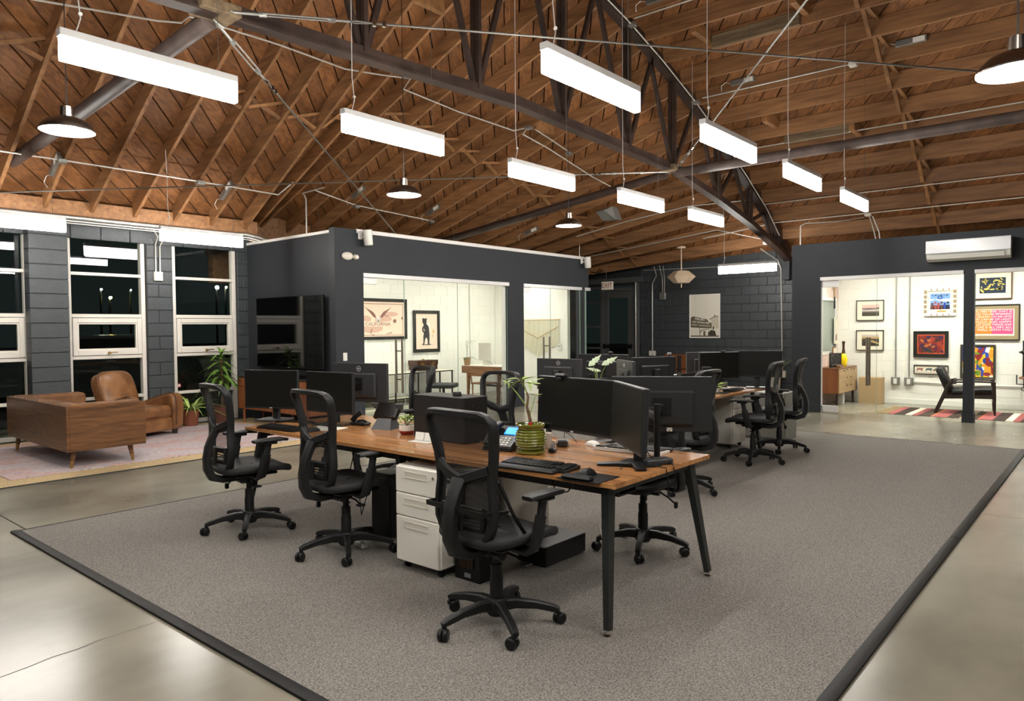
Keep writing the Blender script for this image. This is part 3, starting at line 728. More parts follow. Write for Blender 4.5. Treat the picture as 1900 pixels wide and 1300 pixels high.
conduit('upper white conduit along the joists left of the truss, above the lantern', [(14.3, TY + .1, zt(14.3) - .03), (13.9, 7.0, zb(13.9, 7.0) - .016), (13.7, 8.4, zb(13.7, 8.4) - .016), (13.6, 9.6, zb(13.6, 9.6) - .016)])
conduit('grey conduit dropping down the back wall right of the poster', [(15.6, 6.1, 3.2), (16.2, 5.95, 2.98), (16.27, 5.9, 2.8), (16.27, 5.86, .5)], .013)
conduit('thin conduit along the top of the back wall', [(16.27, 5.95, 2.90), (16.27, 9.4, 2.96)], .009)
conduit('conduit hooked over the back wall left of the lantern, with an outlet', [(15.9, 8.9, 3.0), (16.2, 9.0, 2.8), (16.27, 9.15, 2.62), (16.28, 9.16, 2.4), (16.28, 9.16, .9)], .013)
conduit('pair of short conduits into the box on the back wall', [(15.9, 8.65, 3.0), (16.25, 8.80, 2.72), (16.28, 8.82, 2.45), (16.28, 8.82, 2.36), (16.28, 8.87, 2.36), (16.27, 8.87, 2.72), (15.9, 8.75, 3.02)], .010)
conduit('thin tall pipe beside the exit door', [(16.16, 9.58, .05), (16.16, 9.58, 2.66)], .022, 'galv', 'pipe', 'pipe')
conduit('conduit rising from the right office wall, bent along the joist', [(12.96, 4.36, 2.92), (12.96, 4.36, 3.26), (13.0, 4.28, 3.30), (13.6, 3.95, 3.36), (15.0, 3.85, 3.58)])
conduit('two conduits dropping from the junction box into the right office', [(15.1, 3.78, 3.62), (15.05, 3.68, 3.3), (15.1, 3.62, 2.95), (15.16, 3.58, 2.95), (15.16, 3.62, 3.3), (15.1, 3.72, 3.6)])
for k, (dy, dz, r) in enumerate(((0, 0, .03), (-.02, -.05, .012), (-.01, -.08, .009))):
    conduit(('thick', 'thin upper', 'thin lower')[k] + ' conduit running along the top of the windows', [(-1, 11.27 + dy, 3.12 + dz), (6.0, 11.27 + dy, 3.10 + dz), (6.35, 11.25 + dy, 3.11 + dz), (6.52, 11.1, 3.06 + dz), (6.6, 10.95, 2.985 + dz * .3)], r, 'galv' if k == 0 else 'conduit', group='conduits over the windows')
conduit('pair of conduits dropping to the switch box between the windows', [(4.85, 11.28, 3.05), (4.96, 11.40, 2.96), (4.955, 11.48, 2.85), (4.955, 11.485, 2.42)], .011)
conduit('right one of the two conduits dropping to the switch box', [(5.12, 11.30, 3.02), (5.04, 11.40, 2.93), (5.02, 11.48, 2.82), (5.02, 11.485, 2.42)], .011)
single('switch_box', MB().bx(-.065, .065, -.045, 0, -.07, .07, .006).bx(-.05, .05, -.05, -.045, -.055, .055, .003), 'cream_plastic', 'cream switch box between the second and third window', 'box', (4.985, 11.497, 2.36))
def jbox(label, p, s=(.11, .11, .05), m='box_metal'):
    single('junction_box', MB().box((0, 0, 0), s, .006).box((0, 0, -s[2] / 2 - .003), (s[0] * .9, s[1] * .9, .006), .002), m, label, 'box', p, 0, 'junction boxes')
def rbox(label, p):
    single('junction_box', MB().lathe([(.0001, .02), (.065, .02), (.065, -.03), (.02, -.034), (.0001, -.034)], n=16), 'box_metal', label, 'box', p, 0, 'junction boxes')
jbox('grey junction box on the leftmost conduit, above the LED bar cut by the edge', onb(3.37, 10.5, -.03)); jbox('grey junction box on the conduit above the second window', onb(5.2, 10.5, -.03))
jbox('pale junction box on the conduit over the left end of the office', (8.74, 11.38, 3.89)); jbox('pale junction box on the conduit over the middle of the office', (10.48, 11.12, 3.76))
rbox('round grey box under the rafters, feeding the middle dome lamp', onb(7.25, 8.2, -.045)); jbox('square grey box where the white conduits part', onb(9.88, 7.99, -.03)); rbox('small round box feeding the smallest dome lamp', onb(10.98, 7.92, -.045))
jbox('grey box at the end of the white conduit by the pipe brace', onb(12.55, 7.9, -.03)); jbox('junction box at the top of the truss, upper one', (9.35, TY - .12, zt(9.35) - .04)); jbox('junction box at the top of the truss, lower one', (11.42, TY - .12, zt(11.42) - .04))
jbox('white junction box at the right end of a conduit, under the long cable', (11.39, 3.08, zt(11.39) - .03), m='white_plastic'); jbox('white junction box above the right office', (15.1, 3.8, zt(15.1) - .03), m='white_plastic'); jbox('white box beside the curved end of the truss', (15.3, TY + .16, 3.28), m='white_plastic')
def driver(label, x, y, side=-1):
    z = zb(x, y) + .12
    J = min(JX if y > TY else JR, key=lambda v: abs(v - x))
    t = thing('driver_box', label, 'box', (J + side * (JT / 2 + .026), y, z), 0, 'metal LED driver boxes')
    sl = (zb(J, y + .2) - zb(J, y - .2)) / .4
    T = Matrix.Rotation(math.atan(sl), 4, 'X')
    part('case', MB().box((0, 0, 0), (.05, .40, .085), .004, T), 'box_metal', t)
    part('label_plate', MB().box((side * .026, -.10, 0), (.002, .15, .07), 0, T), 'paper', t)
    part('wire', MB().tube([T @ Vector((0, .2, 0)), T @ Vector((side * .03, .28, .03)), T @ Vector((side * .05, .35, -.02)), T @ Vector((side * .02, .36, -.10))], .005, 5), 'conduit', t)
for lab, x, y in (('metal driver box on the rafter above the LED bar cut by the left edge', 3.3, 10.75), ('metal driver box on the rafter above the corner window', 5.79, 10.75), ('metal driver box above the office corner', 8.7, 11.3),
                  ('metal driver box over the middle of the glass office', 10.45, 11.05), ('metal driver box over the right end of the glass office', 13.1, 10.3), ('metal driver box near the top of the truss, beside the crossing rod', 11.3, 4.8),
                  ('metal driver box on a joist left of the right-hand dome lamp', 11.3, 2.35), ('metal driver box at the top edge, next to the truss', 9.3, 5.05)): driver(lab, x, y)
def brace(label, a, b, tb=(.35, .9)):
    t = thing('brace_cable', label, 'cable', a); A = Vector((0, 0, 0)); B = Vector(b) - Vector(a); d = B.normalized(); Ln = B.length
    part('cable', MB().cyl(d * 1.25, B, .009, n=6), 'cable', t)
    side = d.cross(Vector((0, 0, 1))).normalized() * .022
    part('turnbuckle', MB().cyl(d * tb[0] + side, d * tb[1] + side, .008, n=6).cyl(d * tb[0] - side, d * tb[1] - side, .008, n=6).cyl(d * (tb[0] - .03), d * (tb[0] + .03), .022, n=8).cyl(d * (tb[1] - .03), d * (tb[1] + .03), .022, n=8), 'galv', t)
    part('rod_end', MB().cyl(d * .05, d * tb[0], .012, n=6).tube([d * .12 + side * .9, d * .0, d * .12 - side * .9], .010, 6), 'galv', t); part('rod_end', MB().cyl(d * tb[1], d * (tb[1] + .15), .011, n=6), 'galv', t)
    part('cable_loop', MB().tube([d * (tb[1] + .12), d * (tb[1] + .2) + side, d * 1.25, d * (tb[1] + .2) - side], .007, 6, closed=True), 'cable', t)
    for q in (1.25, 1.33): part('cable_clamp', MB().box(d * q, (.035, .035, .05), .006), 'chrome', t)
brace('steel cable with a turnbuckle from the near truss joint down over the office', (2.98, TY + .02, 4.05), (8.6, 10.05, 3.22))
brace('steel cable with a turnbuckle from the near truss joint across the top to the right', (2.98, TY - .05, 4.10), (10.75, -.3, 4.10))
brace('steel cable from the far truss joint leftward to above the windows', (10.8, TY + .05, 4.06), (2.6, 11.35, 3.30), (.5, 1.0))
brace('pale steel cable from the far truss joint up to the top right', (10.8, TY - .1, 4.12), (2.98, -.3, 4.1))
t = thing('wedge_vent', 'grey sheet-metal wedge vent tucked between the rafters over the office end', 'vent', (12.42, 8.0, 3.74))
part('hood', MB().add([(-.22, -.05, .1), (-.22, .15, .1), (.05, -.15, -.06), (.05, .15, -.06), (.3, -.15, -.04), (.3, .15, -.04), (.2, -.1, .2), (.2, .1, .2), (-.02, -.12, .2), (-.02, .12, .2)],
     [(0, 2, 8), (1, 9, 3), (2, 4, 6, 8), (3, 9, 7, 5), (4, 5, 7, 6), (0, 8, 9, 1), (0, 1, 3, 2), (2, 3, 5, 4), (8, 6, 7, 9)]), 'box_metal', t, smooth=False)

# ---------------------------------------------------------------- carpet and rugs
t = thing('carpet', 'large grey office carpet with black rubber edge strips under the desks', 'carpet', (6.0, 3.6, 0))
part('pile', MB().bx(-4.36, 4.42, -2.72, 2.72, 0.0004, .010, .003), 'carpet', t)
prof = [(-.042, 0), (-.036, .010), (-.015, .017), (.010, .017), (.026, .0135), (.026, 0)]
def edge(a, b, nrm):
    d = Vector(b) - Vector(a); m = MB(); n = len(prof); vs = []
    for p in (Vector(a), Vector(b)):
        for u, z in prof: vs.append((p.x - nrm[0] * u, p.y - nrm[1] * u, z + .0006))
    return m.add(vs, [tuple(range(n)), tuple(range(2 * n - 1, n - 1, -1))] + [(i, (i + 1) % n, n + (i + 1) % n, n + i) for i in range(n)])
for a, b, nr in (((-4.35, -2.74), (-4.35, 2.74), (1, 0)), ((-4.36, -2.72), (-.2, -2.72), (0, 1)), ((-.19, -2.72), (4.43, -2.72), (0, 1))):
    part('edge_strip', edge((*a, 0), (*b, 0), nr), 'rubber', t)
part('edge_strip', MB().bx(-4.36, 4.43, 2.715, 2.735, 0.0004, .012, .002), 'rubber', t); part('edge_strip', MB().bx(4.41, 4.43, -2.72, 2.72, 0.0004, .012, .002), 'rubber', t)
t = thing('jute_rug', 'pale natural jute rug laid under the pink rug by the windows', 'rug', (3.4, 9.8, 0))
part('weave', MB().bx(-3.2, 3.05, -1.6, 1.58, .0005, .010, .003), 'jute', t)
part('binding', MB().bx(-3.2, 3.05, -1.612, -1.6, .0005, .011), 'joint', t)
def rug_mat():
    m = mat('faded_pink_rug', (0.50, 0.36, 0.33), 0.95); nt = m.node_tree; N = nt.nodes; L = nt.links; b = N['Principled BSDF']
    tc = N.new('ShaderNodeTexCoord')
    def tex(kind, scale, vs=(1, 1, 1), **k):
        mp = N.new('ShaderNodeMapping'); mp.inputs['Scale'].default_value = vs; L.new(tc.outputs['Object'], mp.inputs[0])
        n = N.new(kind); n.inputs['Scale'].default_value = scale
        for a, v in k.items(): n.inputs[a].default_value = v
        L.new(mp.outputs[0], n.inputs['Vector']); return n
    def ramp(src, stops):
        r = N.new('ShaderNodeValToRGB'); e = r.color_ramp.elements
        while len(e) < len(stops): e.new(.5)
        for i, (p, c) in enumerate(stops): e[i].position = p; e[i].color = (*c, 1)
        L.new(src, r.inputs[0]); return r
    n1 = tex('ShaderNodeTexNoise', 1.6, (1, 1.6, 1), Detail=6.0)
    r1 = ramp(n1.outputs['Fac'], [(.35, (.52, .46, .48)), (.5, (.54, .46, .46)), (.58, (.56, .36, .31)), (.68, (.50, .42, .44))])
    n2 = tex('ShaderNodeTexNoise', 11, (1, 2.2, 1), Detail=9.0, Roughness=0.75)
    r2 = ramp(n2.outputs['Fac'], [(.46, (0, 0, 0)), (.56, (1, 1, 1))])
    v = tex('ShaderNodeTexVoronoi', 3.2, (1, 1.5, 1)); v.distance = 'MANHATTAN'
    w = N.new('ShaderNodeMath'); w.operation = 'SINE'; ml = N.new('ShaderNodeMath'); ml.operation = 'MULTIPLY'; ml.inputs[1].default_value = 26
    L.new(v.outputs['Distance'], ml.inputs[0]); L.new(ml.outputs[0], w.inputs[0])
    r3 = ramp(w.outputs[0], [(.25, (0, 0, 0)), (.6, (1, 1, 1))])
    mu = N.new('ShaderNodeMath'); mu.operation = 'MULTIPLY'; L.new(r2.outputs[0], mu.inputs[0]); L.new(r3.outputs[0], mu.inputs[1])
    ad = N.new('ShaderNodeMath'); ad.operation = 'MULTIPLY'; ad.inputs[1].default_value = .75; L.new(mu.outputs[0], ad.inputs[0])
    mx = N.new('ShaderNodeMix'); mx.data_type = 'RGBA'; L.new(ad.outputs[0], mx.inputs[0]); L.new(r1.outputs[0], mx.inputs[6]); mx.inputs[7].default_value = (.16, .15, .20, 1)
    L.new(mx.outputs[2], b.inputs['Base Color']); return m
M['rug'] = rug_mat()
single('pink_rug', MB().bx(-1.75, 2.0, -1.3, 1.3, 0, .008, .003), 'rug', 'faded pink and grey patterned rug lying on the jute rug', 'rug', (3.95, 9.84, .0105))

# ---------------------------------------------------------------- sofa, armchair
t = thing('sofa', 'walnut-cased sofa with tan leather cushions, seen from behind on the pink rug', 'sofa', (2.74, 9.65, .019))
part('case', MB().bx(0, .03, -1.04, 1.04, .19, .685, .003).bx(.03, .82, -1.04, -1.01, .19, .685, .003).bx(.03, .82, 1.01, 1.04, .19, .685, .003).bx(.03, .82, -1.01, 1.01, .19, .25, .003), 'walnut', t)
part('seat_cushion', MB().bx(.2, .83, -.98, 0, .25, .44, .05), 'leather', t); part('seat_cushion', MB().bx(.2, .83, 0, .98, .25, .44, .05), 'leather', t)
for i in range(4): part('back_cushion', MB().bx(.035, .2, -1.0 + .5 * i, -.5 + .5 * i, .42, .695, .03), 'leather', t)
for s in (-1, 1): part('arm_cushion', MB().bx(.18, .81, s * .87 - .14 + (.02 if s < 0 else 0), s * .87 + .14 - (.02 if s > 0 else 0), .42, .69, .03), 'leather', t)
for x, y in ((.1, -.74 - .2), (.68, -.94), (.1, .94), (.68, .94)):
    l = part('leg', MB().cyl((x, y, .19), (x + (.02 if x > .3 else -.02), y, .075), .03, .022), 'walnut', t)
    part('ferrule', MB().cyl((x + (.02 if x > .3 else -.02), y, .08), (x + (.03 if x > .3 else -.03), y, 0), .023, .014), 'brass', l)

t = thing('leather_armchair', 'tan leather club recliner beside the windows, behind the sofa', 'armchair', (4.30, 10.74, .0195), math.radians(-72))
def arm(y):
    out = [(-.42, .06), (.40, .06), (.43, .10), (.45, .40), (.44, .54), (.40, .575), (.33, .575), (.1, .50), (-.2, .555), (-.42, .50)]
    out = [(-.42, .06), (.40, .06), (.44, .12), (.46, .40), (.44, .54), (.38, .59), (.28, .58), (.05, .52), (-.2, .44), (-.42, .42)]
    return MB().prism(out, y - .095, y + .095)
for s in (-1, 1):
    a = part('arm', arm(s * .36), 'leather', t, ang=0.5)
    md = a.modifiers.new('b', 'BEVEL'); md.width = .045; md.segments = 3; md.limit_method = 'ANGLE'
    part('piping', MB().tube([(.462, s * .36 - .06, .14), (.475, s * .36 - .06, .40), (.455, s * .36 - .06, .54), (.385, s * .36 - .06, .60), (.28, s * .36 - .06, .585), (.05, s * .36 - .06, .525), (-.2, s * .36 - .06, .445)], .008, 6), 'leather_seam', a)
part('base', MB().bx(-.40, .38, -.27, .27, .06, .30, .03), 'leather', t)
part('front_panel', MB().bx(.36, .43, -.265, .265, .07, .25, .02), 'leather', t)
part('seat_cushion', MB().bx(-.22, .45, -.268, .268, .24, .42, .05), 'leather', t)
T = Matrix.Translation((-.30, 0, .40)) @ Matrix.Rotation(math.radians(-22), 4, 'Y')
def back(u, v):
    x = .09 * (1 if u < .5 else -1)
    return (0, 0, 0)
pr = []
for k in range(33):
    a = 2 * PI * k / 32 + .0001
    if k == 32: break
    cy, cz = math.cos(a), math.sin(a); e = .42
    pr.append((.29 * math.copysign(abs(cy) ** e, cy), .24 + .285 * math.copysign(abs(cz) ** (e if cz < 0 else .62), cz)))
bmB = MB()
rings = [(-.10, .80), (-.095, .93), (-.06, 1.0), (.06, 1.0), (.10, .94), (.125, .78), (.135, .4)]
vs = []; fs = []
for x, s in rings: vs += [(x, y * s, .24 + (z - .24) * s) for y, z in pr]
n = len(pr)
for i in range(len(rings) - 1):
    for k in range(n): fs.append((i * n + k, i * n + (k + 1) % n, (i + 1) * n + (k + 1) % n, (i + 1) * n + k))
fs += [tuple(range(n - 1, -1, -1)), tuple((len(rings) - 1) * n + k for k in range(n))]
part('backrest', bmB.add(vs, fs, T), 'leather', t, ang=1.2)
for x, s in ((-.062, 1.004), (.062, 1.004)):
    part('piping', MB().tube([(x, y * s, .24 + (z - .24) * s) for y, z in pr], .008, 6, closed=True, T=T), 'leather_seam', t)
for x, y in ((.36, .36), (.36, -.36), (-.34, .34), (-.34, -.34)): part('foot', MB().cyl((x, y, .07), (x, y, 0), .045, .035, n=8), 'mahogany', t)

# ---------------------------------------------------------------- task chairs (front = local +x)
def bx_of(z):                                             # side profile of the backrest
    P_ = [(.46, -.205), (.56, -.235), (.66, -.232), (.76, -.225), (.86, -.232), (.97, -.255), (1.09, -.292)]
    for (a, xa), (b, xb) in zip(P_, P_[1:]):
        if z <= b: t = max(0, (z - a) / (b - a)); t = t * t * (3 - 2 * t) * .5 + t * .5; return xa + (xb - xa) * t
    return P_[-1][1]
HALF = [(0, .468), (.07, .470), (.125, .485), (.165, .52), (.188, .57), (.195, .63), (.190, .69), (.180, .75), (.183, .80), (.195, .88), (.212, .96), (.222, 1.02), (.222, 1.055), (.205, 1.08), (.17, 1.092), (.09, 1.097), (0, 1.098)]
def bend(y): return .9 * y * y                            # the back is dished: sides come forward
LOOP = HALF + [(-y, z) for y, z in HALF[-2:0:-1]]
def width_at(z):
    for (ya, za), (yb, zb2) in zip(HALF, HALF[1:]):
        if za <= z <= zb2: return ya + (yb - ya) * ((z - za) / max(zb2 - za, 1e-6))
    return HALF[-1][0]
def chair_kit(label, loc, rz, group, cushion=False):
    t = thing('office_chair', label, 'chair', loc, rz, group)
    sq = [(.011, .020 + .012 * max(0, min(1, (.80 - z) / .2))) for y, z in LOOP]
    part('back_frame', MB().tube([(bx_of(z) + bend(y), y, z) for y, z in LOOP], .02, 8, closed=True, sq=(.026, .016), up=(1, 0, 0))
         .tube([(bx_of(.82) + bend(.18) - .004, .182, .835), (bx_of(.79) + bend(.1) - .004, .11, .79), (bx_of(.765) - .008, 0, .768), (bx_of(.79) + bend(.1) - .004, -.11, .79), (bx_of(.82) + bend(.18) - .004, -.182, .835)], .02, 8, sq=(.014, .024), up=(1, 0, 0)), 'black_soft', t)
    def nf(u, v):
        z = .472 + u * (1.09 - .472); w_ = width_at(z); y = (v * 2 - 1) * w_
        return (bx_of(z) + bend(y) - .002, y, z)
    part('back_net', MB().grid(nf, 22, 8), 'net', t, fix=False)
    part('spine', MB().tube([(-.235, 0, .775), (-.262, 0, .72), (-.292, 0, .65), (-.305, 0, .57), (-.300, 0, .49), (-.27, 0, .43), (-.20, 0, .405), (-.05, 0, .405)], .03, 8,
         sq=[(.020, .05), (.022, .042), (.022, .04), (.024, .04), (.026, .042), (.028, .045), (.024, .05), (.02, .06)], up=(1, 0, .3))
         .tube([(-.24, .0, .77), (-.236, .09, .80), (-.215, .175, .83)], .02, 6, sq=(.014, .026), up=(1, 0, 0)).tube([(-.24, .0, .77), (-.236, -.09, .80), (-.215, -.175, .83)], .02, 6, sq=(.014, .026), up=(1, 0, 0)), 'black_soft', t)
    lm = MB()
    lm.tube([(-.214 - .02 + .9 * y * y, y, .635) for y in (-.14, -.07, 0, .07, .14)], .02, 8, sq=(.012, .015), up=(1, 0, 0)).tube([(-.234 + .9 * y * y, y, .545) for y in (-.13, -.06, 0, .06, .13)], .02, 8, sq=(.012, .012), up=(1, 0, 0))
    for i in range(4): lm.tube([(-.236 + .9 * y * y, y, .562 + .018 * i) for y in (-.12, -.05, .0, .05, .12)], .004, 4)
    for s in (-1, 1): lm.tube([(-.222, s * .135, .54), (-.222, s * .15, .59), (-.222, s * .14, .64)], .012, 6, sq=(.012, .014), up=(1, 0, 0))
    lm.tube([(-.25, 0, .53), (-.24, 0, .64)], .02, 6, sq=(.01, .03), up=(1, 0, 0))
    part('lumbar_support', lm, 'black', t)
    # seat: a rounded pan with a rolled front edge
    def ring(s, z, drop=1.0):
        o = []
        for k in range(28):
            a = 2 * PI * k / 28; cx, cy = math.cos(a), math.sin(a); e = .5
            x = .02 + .255 * s * math.copysign(abs(cx) ** e, cx); y = .25 * s * math.copysign(abs(cy) ** e, cy)
            zz = z + .018 * (y / .25) ** 2 - .030 * max(0, (x - .12) / .15) ** 2 * drop
            o.append((x, y, zz))
        return o
    vs = []; fs = []
    R_ = [(.05, .492), (.6, .490), (.88, .492), (.97, .495), (1.0, .484), (1.0, .462), (.95, .448), (.7, .440), (.05, .44)]
    for s, z in R_: vs += ring(s, z)
    for i in range(len(R_) - 1):
        for k in range(28): fs.append((i * 28 + k, i * 28 + (k + 1) % 28, (i + 1) * 28 + (k + 1) % 28, (i + 1) * 28 + k))
    part('seat', MB().add(vs, fs), 'net_seat', t, ang=1.2)
    part('mechanism', MB().box((-.01, 0, .415), (.24, .17, .05), .015).box((-.03, 0, .39), (.12, .09, .05), .01).cyl((-.10, -.10, .405), (-.10, -.15, .405), .026, n=10).cyl((.03, .08, .40), (.03, .14, .40), .016, n=8)
         .box((.0, 0, .437), (.30, .36, .02), .008), 'black', t)
    part('lever', MB().tube([(-.02, -.09, .39), (-.02, -.16, .385), (-.03, -.22, .37)], .006, 6).box((-.03, -.235, .365), (.05, .05, .012), .005, None), 'black', t)
    part('lever', MB().tube([(-.06, .09, .39), (-.07, .15, .36), (-.09, .19, .32)], .006, 6).box((-.095, .195, .31), (.03, .02, .045), .006), 'black', t)
    for s in (-1, 1):
        part('armrest', MB().tube([(-.02, s * .12, .432), (-.02, s * .24, .425), (-.02, s * .275, .44), (-.005, s * .285, .50), (.02, s * .287, .60)], .02, 8, sq=[(.030, .013), (.030, .014), (.034, .016), (.034, .018), (.030, .017)], up=(1, 0, .3))
             .tube([(.018, s * .287, .585), (.035, s * .287, .675)], .02, 8, sq=(.023, .012), up=(1, 0, 0)).box((.045, s * .287, .678), (.10, .06, .018), .006), 'black_soft', t)
        part('arm_pad', MB().tube([(-.075, s * .285, .695), (-.04, s * .285, .698), (.07, s * .284, .700), (.14, s * .278, .697), (.175, s * .272, .690)], .03, 10, sq=[(.010, .033), (.013, .042), (.013, .046), (.013, .042), (.010, .030)], up=(0, 0, 1)), 'black_soft', t)
    part('gas_column', MB().lathe([(.034, .10), (.034, .24), (.030, .25), (.030, .31)], n=16).lathe([(.020, .30), (.020, .40)], n=14).tube([(.034, 0, .33), (.01, .034, .34), (-.03, .01, .355), (-.005, -.034, .37), (.034, 0, .385)], .006, 5), 'black_soft', t)
    part('hub', MB().lathe([(.0001, .055), (.045, .055), (.056, .075), (.056, .125), (.046, .142), (.034, .145)], n=20), 'black_soft', t)
    for k in range(5):
        a = 2 * PI * k / 5 + .45; c, s = math.cos(a), math.sin(a); T = Matrix.Rotation(a, 4, 'Z')
        l = part('base_leg', MB().tube([(.03, 0, .105), (.10, 0, .112), (.20, 0, .103), (.285, 0, .084), (.315, 0, .074)], .02, 8, sq=[(.030, .026), (.026, .022), (.020, .019), (.018, .019), (.012, .016)], up=(0, 0, 1), T=T), 'black_soft', t)
        ca = a * 1.7 + k; T2 = T @ Matrix.Translation((.305, 0, 0)) @ Matrix.Rotation(ca, 4, 'Z')
        cm = MB().cyl((0, 0, .045), (0, 0, .080), .012, n=8, T=T2)
        cm.lathe([(.0001, -.026), (.022, -.026), (.029, -.021), (.029, -.006), (.027, -.005), (.0001, -.005)], (0, 0, 0), 14, T2 @ Matrix.Translation((.016, 0, .030)) @ Matrix.Rotation(PI / 2, 4, 'X'))
        cm.lathe([(.0001, .005), (.027, .005), (.029, .006), (.029, .021), (.022, .026), (.0001, .026)], (0, 0, 0), 14, T2 @ Matrix.Translation((.016, 0, .030)) @ Matrix.Rotation(PI / 2, 4, 'X'))
        cm.box((.004, 0, .047), (.05, .02, .03), .008, T2)
        part('caster', cm, 'black_gloss' if False else 'black', l)
    if cushion: pass
    return t
CZ = .0105
GC = 'black mesh office chairs'
ch = chair_kit('mesh-back office chair at the near desk, farthest left of the three seen from behind', (2.80, 4.99, CZ), math.radians(-8), GC)
ch2 = dup(ch, (2.91, 3.95, CZ), math.radians(-6), 'mesh-back office chair at the near desk, left of the white drawer cabinet')
ch3 = dup(ch, (2.67, 2.39, CZ), math.radians(-4), 'nearest mesh-back office chair, right of the white drawer cabinet')
ch4 = dup(ch, (4.22, 2.45, CZ), math.radians(178), 'office chair with a thick black seat cushion, behind the near end of the desk')
dup(ch, (4.55, 4.24, CZ), math.radians(174), 'office chair behind the green potted plant, its open mesh back facing the camera')
dup(ch, (4.80, 5.56, CZ), math.radians(164), 'office chair behind the black tower computer, its mesh back facing the camera')
dup(ch, (5.97, 3.05, CZ), math.radians(92), 'office chair half hidden under the large monitor seen from the back, at the far desk')
dup(ch, (7.72, 3.10, CZ), math.radians(98), 'office chair at the far desk, left of the two facing it on the right')
dup(ch, (8.62, 3.14, CZ), math.radians(102), 'farthest right office chair at the far desk')
single('seat_cushion', MB().box((0, 0, .055), (.44, .46, .10), .045), 'cushion', 'thick black seat cushion on the chair behind the near end of the desk', 'cushion', (4.21, 2.45, CZ + .508), 0, ang=1.0)
def trap(): pass
t = thing('seat_sling', 'black mesh lumbar sling strapped across the nearest chair', 'support', (2.67, 2.39, CZ), math.radians(-4))
part('wire_frame', MB().tube([(.0, -.2, .50), (-.10, -.215, .62), (-.13, -.16, .76), (-.135, 0, .80), (-.13, .16, .76), (-.10, .215, .62), (.0, .2, .50)], .009, 8), 'black', t)
part('net', MB().grid(lambda u, v: (-.03 - .10 * math.sin(PI * .5 * u), (v * 2 - 1) * (.2 * (1 - .15 * u)), .50 + .29 * u - .02 * (v * 2 - 1) ** 4), 8, 8), 'net', t)
part('strap', MB().tube([(-.12, -.21, .63), (-.28, -.20, .64), (-.30, 0, .645), (-.28, .20, .64), (-.12, .21, .63)], .01, 4, sq=(.003, .014), up=(1, 0, 0)), 'black', t)

# ---------------------------------------------------------------- benches
DT = .745
def bench_top(name, label, x0, x1, y0, y1, grp, rot=False):
    o = MB(); b = .012
    v = [(x0 + b, y0, DT - .025), (x1 - b, y0, DT - .025), (x1 - b, y1, DT - .025), (x0 + b, y1, DT - .025), (x0, y0, DT - .019), (x1, y0, DT - .019), (x1, y1, DT - .019), (x0, y1, DT - .019), (x0, y0, DT), (x1, y0, DT), (x1, y1, DT), (x0, y1, DT)]
    f = [(0, 1, 2, 3), (8, 9, 10, 11)] + [(i, (i + 1) % 4, 4 + (i + 1) % 4, 4 + i) for i in range(4)] + [(4 + i, 4 + (i + 1) % 4, 8 + (i + 1) % 4, 8 + i) for i in range(4)]
    return o.add(v, f)
d1 = thing('bench_desk', 'long walnut-look bench desk with splayed charcoal legs in the foreground', 'desk', (3.45, 3.55, .0105))
def dl(mb_): return mb_
for y0, y1 in ((-1.69, -.002), (.002, 1.70)):
    part('table_top', bench_top('', '', -.53, .53, y0, y1, ''), 'desk_wood', d1, (0, 0, -.0105), smooth=False)
def splay(x, y, fx, fy, top=.70):
    return MB().tube([(x, y, top), (fx, fy, .03)], .03, 4, sq=[(.036, .026), (.022, .018)], up=(1, 0, 0))
for sx in (-1, 1):
    for y in (-1.60, 1.60):
        l = part('leg', splay(sx * .43, y, sx * .545, y + (-.07 if y < 0 else .07)), 'dark_metal_leg', d1, smooth=False)
        part('foot', MB().lathe([(.0001, 0), (.02, 0), (.022, .006), (.01, .012), (.008, .03)], (sx * .547, y + (-.07 if y < 0 else .07), 0), 12), 'chrome', l)
    part('leg', MB().box((sx * .40, 0, .36), (.06, .04, .70), .004), 'dark_metal_leg', d1)
for y in (-1.60, 1.60): part('cross_rail', MB().bx(-.43, .43, y - .02, y + .02, .66, .715, .004), 'dark_metal_leg', d1)
part('beam', MB().bx(-.14, -.10, -1.6, 1.6, .66, .715, .003).bx(.10, .14, -1.6, 1.6, .66, .715, .003), 'dark_metal_leg', d1)
part('cable_tray', MB().bx(-.09, .09, -1.45, 1.5, .56, .57).bx(-.09, -.085, -1.45, 1.5, .57, .64).bx(.085, .09, -1.45, 1.5, .57, .64), 'black', d1)
d2 = thing('bench_desk', 'far bench desk with an orange-brown top, in front of the back wall', 'desk', (7.25, 3.98, .0105))
for x0, x1 in ((-1.42, -.002), (.002, 1.45)):
    m2 = bench_top('', '', -.65, .65, -x1, -x0, ''); part('table_top', MB().add([(-y, x, z) for x, y, z in m2.v], m2.f), 'desk_wood_far', d2, (0, 0, -.0105), smooth=False)
for x in (-1.33, 1.33):
    for y in (-.52, .52): part('leg', MB().tube([(x, y, .71), (x + (.06 if x > 0 else -.06), y * 1.15, 0)], .03, 4, sq=(.03, .022), up=(1, 0, 0)), 'dark_metal_leg', d2, smooth=False)
part('modesty_panel', MB().bx(-1.30, 1.36, -.012, .012, .12, .70, .003), 'grey_panel', d2)
